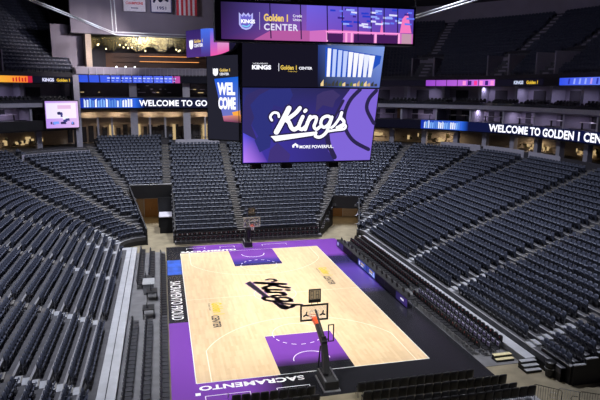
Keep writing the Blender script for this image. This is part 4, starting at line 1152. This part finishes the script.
# ------------------------------------------------------------------ hoops
def hoop(s, label):
    """s=-1 near, +1 far; built facing +y towards the court, then turned"""
    e = empty('basketball_hoop', (0, s*(L-1.22), 0), 0 if s < 0 else PI, label, 'basketball hoop')
    # local: board plane y=0, court towards +y, stanchion at -y
    d = MB()
    for (a, b, z0, z1) in ((-.93, .93, 3.87, 3.98), (-.93, .93, 2.86, 2.97), (-.93, -.82, 2.97, 3.87), (.82, .93, 2.97, 3.87)): d.box(a, b, -.04, .0, z0, z1)
    d.build('backboard_frame', M['black'] if s < 0 else M['white_steel'], e)
    d = MB(); d.box(-.82, .82, -.03, -.01, 2.97, 3.87); bb = d.build('backboard_glass', M['glass'], e)
    d = MB()
    for (a, b, z0, z1) in ((-.3, .3, 3.50, 3.54), (-.3, -.26, 3.05, 3.5), (.26, .3, 3.05, 3.5)): d.box(a, b, -.008, .0, z0, z1)
    d.build('target_square', M['line_white'], e)
    d = MB(); ring_ = [(.23*math.cos(a*PI/10), .38+.23*math.sin(a*PI/10), 3.05) for a in range(20)]; d.tube(ring_, .018, 6, None, True)
    d.box(-.09, .09, .0, .17, 3.0, 3.06); d.build('rim', M['orange'], e)
    d = MB()
    for a in range(12):
        an = a*PI/6; bn = (a+1)*PI/6
        d.tube([(.225*math.cos(an), .38+.225*math.sin(an), 3.03), (.15*math.cos(bn), .38+.15*math.sin(bn), 2.8), (.12*math.cos(an), .38+.12*math.sin(an), 2.62)], .008, 4)
        d.tube([(.225*math.cos(bn), .38+.225*math.sin(bn), 3.03), (.15*math.cos(an), .38+.15*math.sin(an), 2.8)], .008, 4)
    d.build('net', M['net'], e)
    # boom: orange front then dark
    d = MB()
    def beam(P0, P1, w0, h0, w1, h1, m):
        P0, P1 = Vector(P0), Vector(P1); i = len(d.v); k = d.slot(m)
        t = (P1-P0).normalized(); up_ = Vector((1, 0, 0)).cross(t)
        for P, w_, h_ in ((P0, w0, h0), (P1, w1, h1)):
            for a, b in ((-1, -1), (1, -1), (1, 1), (-1, 1)): d.v.append(tuple(P+Vector((a*w_/2, 0, 0))+up_*b*h_/2))
        for q_ in ((3, 2, 1, 0), (4, 5, 6, 7), (0, 1, 5, 4), (1, 2, 6, 5), (2, 3, 7, 6), (3, 0, 4, 7)): d.f.append(tuple(i+a for a in q_)); d.mi.append(k); d.c.append(None)
    beam((0, -.05, 3.02), (0, -.75, 2.85), .30, .26, .20, .26, M['orange']); d.build('arm_pad', None, e)
    d = MB(); beam((0, -.7, 2.86), (0, -2.5, 2.35), .22, .26, .34, .40, M['black']); beam((0, -.3, 3.7), (0, -2.4, 2.75), .10, .10, .10, .10, M['dark_metal']); d.build('boom', None, e)
    d = MB(); beam((0, -2.2, 2.75), (0, -3.0, .7), .26, .30, .34, .42, M['board_pad']); d.build('mast', None, e)
    d = MB(); beam((0, -1.9, 2.2), (0, -2.35, .5), .14, .14, .14, .14, M['dark_metal']); d.build('strut', None, e)
    d = MB(); d.box(-.34, .52, -3.9, -2.0, .05, .62, M['board_pad']); d.box(-.42, .60, -4.0, -1.9, 0, .1, M['steel'])
    for sx in (-.32, .40): d.box(sx, sx+.1, -3.8, -2.1, .62, .66, M['steel'])
    d.build('base', None, e, bevel=.03)
    for sx in (-1, 1):
        d = MB(); d.tube([(.08+sx*.36, -2.1, .5), (sx*.2, -2.3, 2.2)], .05, 6); d.build('side_strut', M['dark_metal'], e)
    d = MB()
    for a in ((.30, .36, 2.35, 3.45), (.62, .68, 2.35, 3.45), (.36, .62, 2.35, 2.40), (.36, .62, 3.40, 3.45)): d.box(a[0], a[1], -2.2, -2.14, a[2], a[3])
    d.box(.0, .3, -2.2, -2.14, 2.5, 2.56); d.build('camera_bracket', M['black'], e)
    # shot clock
    d = MB(); d.box(-.40, .40, -.13, -.07, 4.95, 5.02, M['black']); d.box(-.40, .40, -.13, -.07, 4.12, 4.34, M['black']); d.box(-.40, -.34, -.13, -.07, 4.34, 4.95, M['black']); d.box(.34, .40, -.13, -.07, 4.34, 4.95, M['black'])
    for sx in (-.2, .2): d.tube([(sx, -.1, 3.94), (sx, -.1, 4.15)], .02, 6, M['dark_metal'])
    ck = d.build('shot_clock', None, e)
    d = MB(); d.box(-.34, .34, -.11, -.09, 4.34, 4.95); d.build('clock_panel', M['clock_face'], ck)
    d = MB()
    def seg7(x0, ch):
        w_, h_ = .16, .24
        SG = {'a': (0, 2, 1, 2), 'b': (1, 1, 1, 2), 'c': (1, 0, 1, 1), 'd': (0, 0, 1, 0), 'e': (0, 0, 0, 1), 'f': (0, 1, 0, 2), 'g': (0, 1, 1, 1)}
        for c_ in {'2': 'abged', '4': 'fgbc', '8': 'abcdefg', '0': 'abcdef'}[ch]:
            a, b, a2, b2 = SG[c_]; d.box(x0+a*w_-.015, x0+a2*w_+.015, -.125, -.085, 4.40+b*h_-.015, 4.40+b2*h_+.015)
    seg7(-.26, '8'); seg7(.08, '8'); d.build('clock_digits', M['dark_metal'], ck)
    # logo patches on glass
    d = MB()
    for sx in (-.55, .55):
        for p in stroke([(sx-.14, 3.22), (sx, 3.30), (sx+.14, 3.22)], .10)+stroke([(sx, 3.3), (sx+.05, 3.48)], .08): d.face([(x, -.034, z) for x, z in p])
    d.build('decal', M['paint_black'], bb)
    return e
hoop(-1, 'basketball hoop on black wheeled stanchion at the near baseline')
hoop(1, 'small distant basketball hoop on stanchion at the far baseline')

# ------------------------------------------------------------------ loose chairs (face -y, origin at floor)
def make_chair(kind):
    root = empty({'plain': 'floor_chair', 'tag': 'courtside_chair', 'cover': 'covered_chair', 'near': 'baseline_chair'}[kind], (0, 0, -50))
    bm_ = {'plain': 'grey_vinyl', 'tag': 'black_vinyl', 'cover': 'grey_vinyl', 'near': 'black_vinyl'}[kind]
    bw, bh, bz = (.51, .66, .32) if kind == 'near' else (.48, .47, .45)
    back = shift(cushion_mb(bw, bh, .08, top_round=.04), dy=.16, dz=bz).build('backrest', M[bm_], root, True)
    d = MB(); d.box(-.22, .22, -.24, .18, .43, .49); d.build('seat', M['black_vinyl' if kind != 'plain' else 'grey_vinyl'], root, bevel=.02)
    for sx in (-1, 1):
        for sy, z1 in ((-1, .43), (1, .80)):
            d = MB(); d.tube([(sx*.21, sy*.20+(.02 if sy < 0 else .05), 0), (sx*.21, sy*.17, z1*.55), (sx*.20, sy*.15+(.03 if sy > 0 else 0), z1)], .014, 5)
            d.build('leg', M['frame_metal'] if kind != 'near' else M['dark_metal'], root)
    if kind == 'tag':
        d = MB(); d.box(-.035, .035, .10, .135, .75, .82); t_ = d.build('tag', M['red_tag'], root); t_['label'] = 'small red tag'
    if kind == 'cover':
        d = MB(); d.box(-.15, .15, .105, .16, .62, .88); cv_ = d.build('head_cover', M['lavender'], root); cv_['label'] = 'pale lavender cover'
        d = MB(); [d.face([(x, .102, z) for x, z in p]) for p in shield(0, .75, .16)]; d.build('emblem', M['paint_purple'], cv_)
    return root
def flat_chair(kind):
    """one-mesh version for chairs a few pixels tall"""
    mb = MB(); bm_ = M[{'plain': 'grey_vinyl', 'tag': 'black_vinyl', 'cover': 'lavender', 'near': 'black_vinyl'}[kind]]; bv = M['black_vinyl']
    b = shift(cushion_mb(.48, .47, .08, top_round=.04), dy=.16, dz=.45); mb.v = b.v; mb.f = b.f; k = mb.slot(bm_); mb.mi = [k]*len(b.f); mb.c = [None]*len(b.f)
    mb.box(-.22, .22, -.24, .18, .43, .49, bv)
    for sx in (-1, 1):
        for sy, z1 in ((-1, .43), (1, .75)): mb.tube([(sx*.21, sy*.20, 0), (sx*.20, sy*.16, z1)], .014, 4, M['frame_metal'])
    if kind == 'tag': mb.box(-.035, .035, .10, .135, .75, .82, M['red_tag'])
    return mb.mesh('chair_'+kind)
PROTO = {k: [make_chair(k), False] for k in ('plain', 'tag', 'cover', 'near')}
FLAT = {k: flat_chair(k) for k in ('plain', 'tag', 'cover')}
def place(kind, x, y, z, rz, label, group, big):
    if big:
        p = PROTO[kind]; o = copy_tree(p[0]) if p[1] else p[0]; p[1] = True
    else:
        o = bpy.data.objects.new({'plain': 'floor_chair', 'tag': 'courtside_chair', 'cover': 'covered_chair'}[kind], FLAT[kind]); col.objects.link(o)
    o.location = (x, y, z); o.rotation_euler = (0, 0, rz); tag(o, label, 'chair', group)
# right sideline rows, facing the court (-x): rz so that local -y -> -x
RZR = -PI/2; RZL = PI/2
for r, (x, kind, y0, y1, z) in enumerate(((10.95, 'tag', -14.6, -3.6, 0), (11.6, 'cover', -14.9, -3.4, 0), (12.25, 'cover', -15.0, -3.4, 0), (12.9, 'tag', -14.2, 15.2, 0),
                                          (11.3, 'tag', -2.4, 14.2, 0), (12.1, 'tag', -2.6, 14.8, 0))):
    n = int((y1-y0)/.56)
    words = {0: 'front row right of the court', 1: 'second sideline row', 2: 'third sideline row', 3: 'back row against right ledge', 4: 'row behind the scorer tables', 5: 'second row behind the scorer tables'}[r]
    looks = {'tag': 'black chair with red tag', 'cover': 'dark chair with lavender cover'}[kind]
    for j in range(n):
        y = y0+.28+j*.56
        place(kind, x, y, z, RZR, '%s, %s, %s from near end' % (looks, words, ordw(j+1)), 'right sideline chairs, '+words, y < 4)
# left floor rows (face +x)
for r, (x, rng, z) in enumerate(((-9.45, ((-17.5, 13.8),), 0), (-10.5, ((-17.5, -4.2), (5.5, 15.0)), .0), (-11.5, ((-17.5, -4.6), (3.6, 15.4)), .0))):
    words = ('row beside the purple apron', 'middle row on the left floor', 'row beside the left white ledge')[r]
    m_ = 0
    for y0, y1 in rng:
        for j in range(int((y1-y0)/.56)):
            y = y0+.28+j*.56; m_ += 1
            place('plain', x, y, z, RZL, 'charcoal chair, %s, %s from near end' % (words, ordw(m_)), 'left floor chairs, '+words, y < -4)
# far baseline rows facing the court (-y)
for r, (y, z, x0, x1) in enumerate(((17.75, 0, -8.0, 9.2), (18.5, .3, -7.8, 9.0))):
    words = ('front row at far baseline', 'second row at far baseline')[r]
    for j in range(int((x1-x0)/.56)):
        place('tag', x0+.28+j*.56, y, z, 0, 'black chair with red tag, %s, %s from left' % (words, ordw(j+1)), 'far baseline chairs, '+words, False)
d = MB(); d.box(-8.1, 9.3, 18.15, 18.98, -.02, .299, M['floor_g']); struct(d.build('riser_far'))
# near baseline rows facing the court (+y)
for r, (y, x0, x1, z) in enumerate(((-17.75, 1.3, 8.95, 0), (-18.75, 1.3, 10.4, 0), (-19.75, 1.3, 10.6, 0), (-20.75, 1.3, 10.9, .3), (-17.55, -5.9, -1.1, 0), (-18.5, -5.9, -1.1, 0))):
    words = ('front row right of near hoop', 'second row right of near hoop', 'third row right of near hoop', 'fourth row right of near hoop', 'front row left of near hoop', 'second row left of near hoop')[r]
    for j in range(int((x1-x0)/.53)):
        place('near', x0+.27+j*.53, y, z, PI, 'black padded chair, %s, %s from left' % (words, ordw(j+1)), 'near baseline chairs, '+words, True)
d = MB(); d.box(1.2, 11.2, -21.3, -20.4, -.02, .299, M['pale_step']); struct(d.build('highlight_riser_near'))  # pale platform edge stands in for the highlight along the seat backs

# scorer tables with video fronts
def scorer_table(i, y):
    e = empty('scorer_table', (10.15, y, 0), 0, 'black scorer table with lit front screen, %s from the far end of the right sideline' % ordw(i+1), 'table', 'scorer tables along the right sideline')
    d = MB(); d.box(-.3, .35, -1.2, 1.2, .74, .79); d.build('table_top', M['black'], e)
    d = MB(); d.box(-.32, -.26, -1.2, 1.2, .03, .76); d.build('front_panel', M['dark_metal'], e)
    for sy in (-1.1, 1.1): d = MB(); d.box(.2, .26, sy-.03, sy+.03, 0, .74); d.build('leg', M['steel'], e)
    A = Art(planar((-.325, 1.2, .03), (0, -1, 0), (0, 0, 1), (-1, 0, 0)))
    blue = i in (3, 4)
    A.rect(.03, 2.37, .03, .70, (S(50, 60, 150), S(60, 80, 170)) if blue else ((S(40, 34, 80), S(60, 44, 110)) if i in (0, 7) else (S(12, 12, 18), S(16, 14, 24))), 3)
    if i in (0, 3): A.add(shield(.5, .37, .46), S(190, 190, 250))
    if i == 3 or i == 4: A.text('Golden 1', .2, S(235, 200, 90), .9, .38, bold=.03); A.text('CENTER', .14, WHT, .9, .16, bold=.02)
    if i == 4: A.add([[(1.7, .1), (2.3, .1), (2.2, .6), (1.9, .5)]], S(150, 170, 250))
    if i == 7: A.text('KINGS', .16, WHT, 1.0, .3, bold=.03)
    A.build('display', e)
    for k, sy in enumerate((-.6, .5)):
        m_ = empty('monitor', (10.15+.05, y+sy, .79), 0, 'small black monitor on a scorer table, %s along the row from the far end' % ordw(2*i+k+1) if True else '', 'monitor', 'monitors on the scorer tables')
        d = MB(); d.box(-.02, .02, -.2, .2, .06, .34); d.build('casing', M['black'], m_)
        d = MB(); d.box(-.08, .08, -.08, .08, 0, .02); d.tube([(0, 0, 0), (0, 0, .1)], .02, 6); d.build('stand', M['dark_metal'], m_)
for i in range(8): scorer_table(i, 12.6-i*2.45)

# left side production desks and grey box
e = empty('equipment_cabinet', (-10.7, 2.9, 0), 0, 'light grey equipment cabinet standing on the left floor between chair rows', 'cabinet')
d = MB(); d.box(-.45, .45, -.8, .8, .05, .9); d.build('body', M['grey_box'], e, bevel=.02)
d = MB(); d.box(-.5, .5, -.85, .85, .9, .95); d.build('top', M['grey_box'], e)
for s_ in (-1, 1): d = MB(); d.box(-.4, -.3, s_*.7-.05, s_*.7+.05, 0, .05); d.box(.3, .4, s_*.7-.05, s_*.7+.05, 0, .05); d.build('foot', M['black'], e)
for k, (x, y, lab) in enumerate(((-10.4, 1.0, 'black desk beside the grey cabinet on the left floor'), (-10.9, 4.6, 'black desk with monitor just beyond the grey cabinet'), (-10.6, -2.9, 'black desk nearest the camera on the left floor'))):
    e = empty('production_desk', (x, y, 0), 0, lab, 'desk')
    d = MB(); d.box(-.45, .45, -.6, .6, .72, .77); d.build('desk_top', M['black'], e)
    for sx in (-.4, .4):
        for sy in (-.55, .55): d = MB(); d.box(sx-.025, sx+.025, sy-.025, sy+.025, 0, .72); d.build('leg', M['dark_metal'], e)
    m_ = empty('monitor', (x-.1, y, .77), 0, 'black monitor standing on the %s' % ('desk beside the grey cabinet', 'desk beyond the grey cabinet', 'nearest desk on the left floor')[k], 'monitor')
    d = MB(); d.box(-.02, .02, -.3, .3, .1, .48); d.build('casing', M['black'], m_)
    d = MB(); d.box(-.1, .1, -.1, .1, 0, .02); d.tube([(0, 0, 0), (0, 0, .12)], .02, 6); d.build('stand', M['dark_metal'], m_)

# right near corner: steps, bin, barriers
def steps(name, label, x, y, w, n, m_top):
    e = empty(name, (x, y, 0), 0, label, 'steps')
    for k in range(n):
        d = MB(); d.box(-w/2+0, w/2, k*.3, n*.3, k*.17, (k+1)*.17-.03); d.build('riser', M['black'], e)
        d = MB(); d.box(-w/2, w/2, k*.3-.02, k*.3+.3, (k+1)*.17-.03, (k+1)*.17); d.build('tread', m_top, e)
steps('portable_steps', 'black steps with white treads beside the black bin at the right ledge', 13.2, -17.6, 1.1, 3, M['pale_step'])
steps('portable_steps', 'tan edged low steps at the end of the right sideline rows', 12.3, -15.85, 1.3, 2, M['tan'])
e = empty('trash_bin', (13.92, -18.15, 0), 0, 'round black bin beside the white-treaded steps', 'bin')
d = MB(); d.tube([(0, 0, 0), (0, 0, .35), (0, 0, .38), (0, 0, .72), (0, 0, .75), (0, 0, .9)], [.26, .29, .31, .31, .33, .33], 18); d.build('body', M['black_vinyl'], e, smooth=False)
d = MB(); d.tube([(0, 0, .9), (0, 0, .95), (0, 0, 1.0)], [.35, .35, .26], 18); d.build('lid', M['dark_metal'], e)
d = MB(); d.tube([(.34*math.cos(a*PI/8), .34*math.sin(a*PI/8), .55) for a in range(16)], .015, 5, None, True); d.build('band', M['grey_box'], e)
def barrier(x0, y0, x1, y1, m, label):
    ang = math.atan2(y1-y0, x1-x0); ln = math.hypot(x1-x0, y1-y0)
    e = empty('crowd_barrier', (x0, y0, 0), ang, label, 'barrier', 'crowd barriers by the near right corner')
    d = MB(); r_ = .08; P_ = [(0, 0, .12), (0, 0, 1.0), (.08, 0, 1.1), (ln-.08, 0, 1.1), (ln, 0, 1.0), (ln, 0, .12)]; d.tube(P_, .02, 6); d.tube([(0, 0, .2), (ln, 0, .2)], .015, 6); d.build('frame', m, e)
    d = MB()
    for i in range(1, int(ln/.13)): d.tube([(i*.13, 0, .2), (i*.13, 0, 1.1)], .009, 5)
    g_ = d.build('bars', m, e)
    for xx in (.3, ln-.3): d = MB(); d.tube([(xx, -.3, .0), (xx, -.25, .05), (xx, 0, .2), (xx, .25, .05), (xx, .3, 0)], .018, 5); d.build('foot', m, e)
    d = MB(); d.tube([(-.05, 0, .75), (-.35, -.0, .75), (-.42, 0, .6), (-.35, 0, .45), (-.05, 0, .45)], .015, 5); d.build('hook', m, e)
barrier(10.95, -20.6, 12.05, -21.6, M['dark_metal'], 'black steel crowd barrier, leftmost of the three near right')
barrier(12.0, -21.3, 12.9, -22.0, M['steel'], 'silver crowd barrier between the two black ones')
barrier(12.95, -21.9, 15.0, -23.2, M['dark_metal'], 'black steel crowd barrier, rightmost, beyond the silver one')

# ------------------------------------------------------------------ light
w = bpy.data.worlds.new('world'); sc.world = w; w.use_nodes = True
w.node_tree.nodes['Background'].inputs[0].default_value = (0.45, 0.42, 0.80, 1); w.node_tree.nodes['Background'].inputs[1].default_value = .05
def area(name, loc, size, power, color=(1, .97, .93), spread=130, rot=(0, 0, 0), sy=None):
    ld = bpy.data.lights.new(name, 'AREA'); ld.energy = power; ld.color = color; ld.size = size; ld.spread = math.radians(spread)
    if sy: ld.shape = 'RECTANGLE'; ld.size_y = sy
    o = bpy.data.objects.new(name, ld); col.objects.link(o); o.location = loc; o.rotation_euler = rot; return o
def aim(o, tgt):
    o.rotation_euler = (Vector(tgt)-o.location).to_track_quat('-Z', 'Y').to_euler()
for sx in (-1, 1):
    for y, ty in ((-22, -13), (-11, -7), (0, 0), (11, 7), (22, 13)):
        aim(area('court_floodlight', (sx*17, y, 31), 2.0, 430, (1, .98, .95), 48), (sx*2.6, ty, 0))
for sx in (-1, 1):
    for y in (-12, 2, 16, 28):
        aim(area('stand_floodlight', (sx*12, y, 31), 2.0, 1650, (.84, .87, 1.0), 88), (sx*20, y, 4))
aim(area('far_floodlight', (0, 20, 31), 2.0, 3600, (.92, .94, 1.0), 95), (0, 30, 5))
for P_, T_, w_ in (((-8, 24, 27), (-27, 48, 27), 260), ((12, 18, 27), (42, 42, 27), 230), ((12, 2, 27), (48, 14, 27), 260)):
    aim(area('upper_stand_fill', P_, 1.5, w_, (.74, .72, 1.0), 100), T_)  # added fill lights that lift the dark upper seats, no visible fixtures
for x, y in ((-10, 41),): aim(area('club_wall_fill', (-8, 30, 27), 1.0, 500, (.95, .85, .85), 50), (-19, 43, 22))  # added fill light to brighten the wall left of the bar
aim(area('far_wall_fill', (-12, 24, 27), 1.5, 330, (.85, .82, 1.0), 90), (-10, 41, 30))  # added fill light to brighten the upper far wall, no visible fixture
area('bar_lamp', (-10, 45.5, 24.5), 3, 60, (1, .80, .45), 160, sy=1)
area('tunnel_lamp', (-11, 31, 3.9), 1.0, 40, (1, .7, .4), 160)
area('tunnel_lamp', (14.6, 26, 3.3), .8, 40, (1, .75, .5), 160)
def point(name, loc, power, color, r=.25):
    ld = bpy.data.lights.new(name, 'POINT'); ld.energy = power; ld.color = color; ld.shadow_soft_size = r
    o = bpy.data.objects.new(name, ld); col.objects.link(o); o.location = loc; return o
for u in (1.15, 1.45, 1.7, 3.5): p = pos(u, 26.3); area('concourse_lamp', (p[0], p[1], 11.6), 1.0, 120, (1, .80, .55), 160)
for px_ in (90, 118, 150, 172, 203): p = pos(u_at_px(px_, 25.0), 25.4); point('concourse_lamp', (p[0], p[1], 13.7), 75, (1, .80, .58))
for px_ in (100, 125, 155, 200): p = pos(u_at_px(px_, 25.0), 25.6); point('club_lamp', (p[0], p[1], 17.9), 22, (.9, .74, .85))
for k, u in enumerate((.85, 1.0, 1.15, 1.3, 1.5, 1.7, 3.45, 3.7)):
    p = pos(u, 25.0); area('suite_lamp', (p[0], p[1], 14.8), .6, 45, (.80, .68, 1), 170)
    p = pos(u, 26.0); area('suite_lamp', (p[0], p[1], 18.0), .6, 36, (.74, .66, 1), 170)
vs = sc.view_settings; vs.view_transform = 'Standard'; vs.look = 'None'; vs.exposure = 0; vs.gamma = 1; vs.use_curve_mapping = False
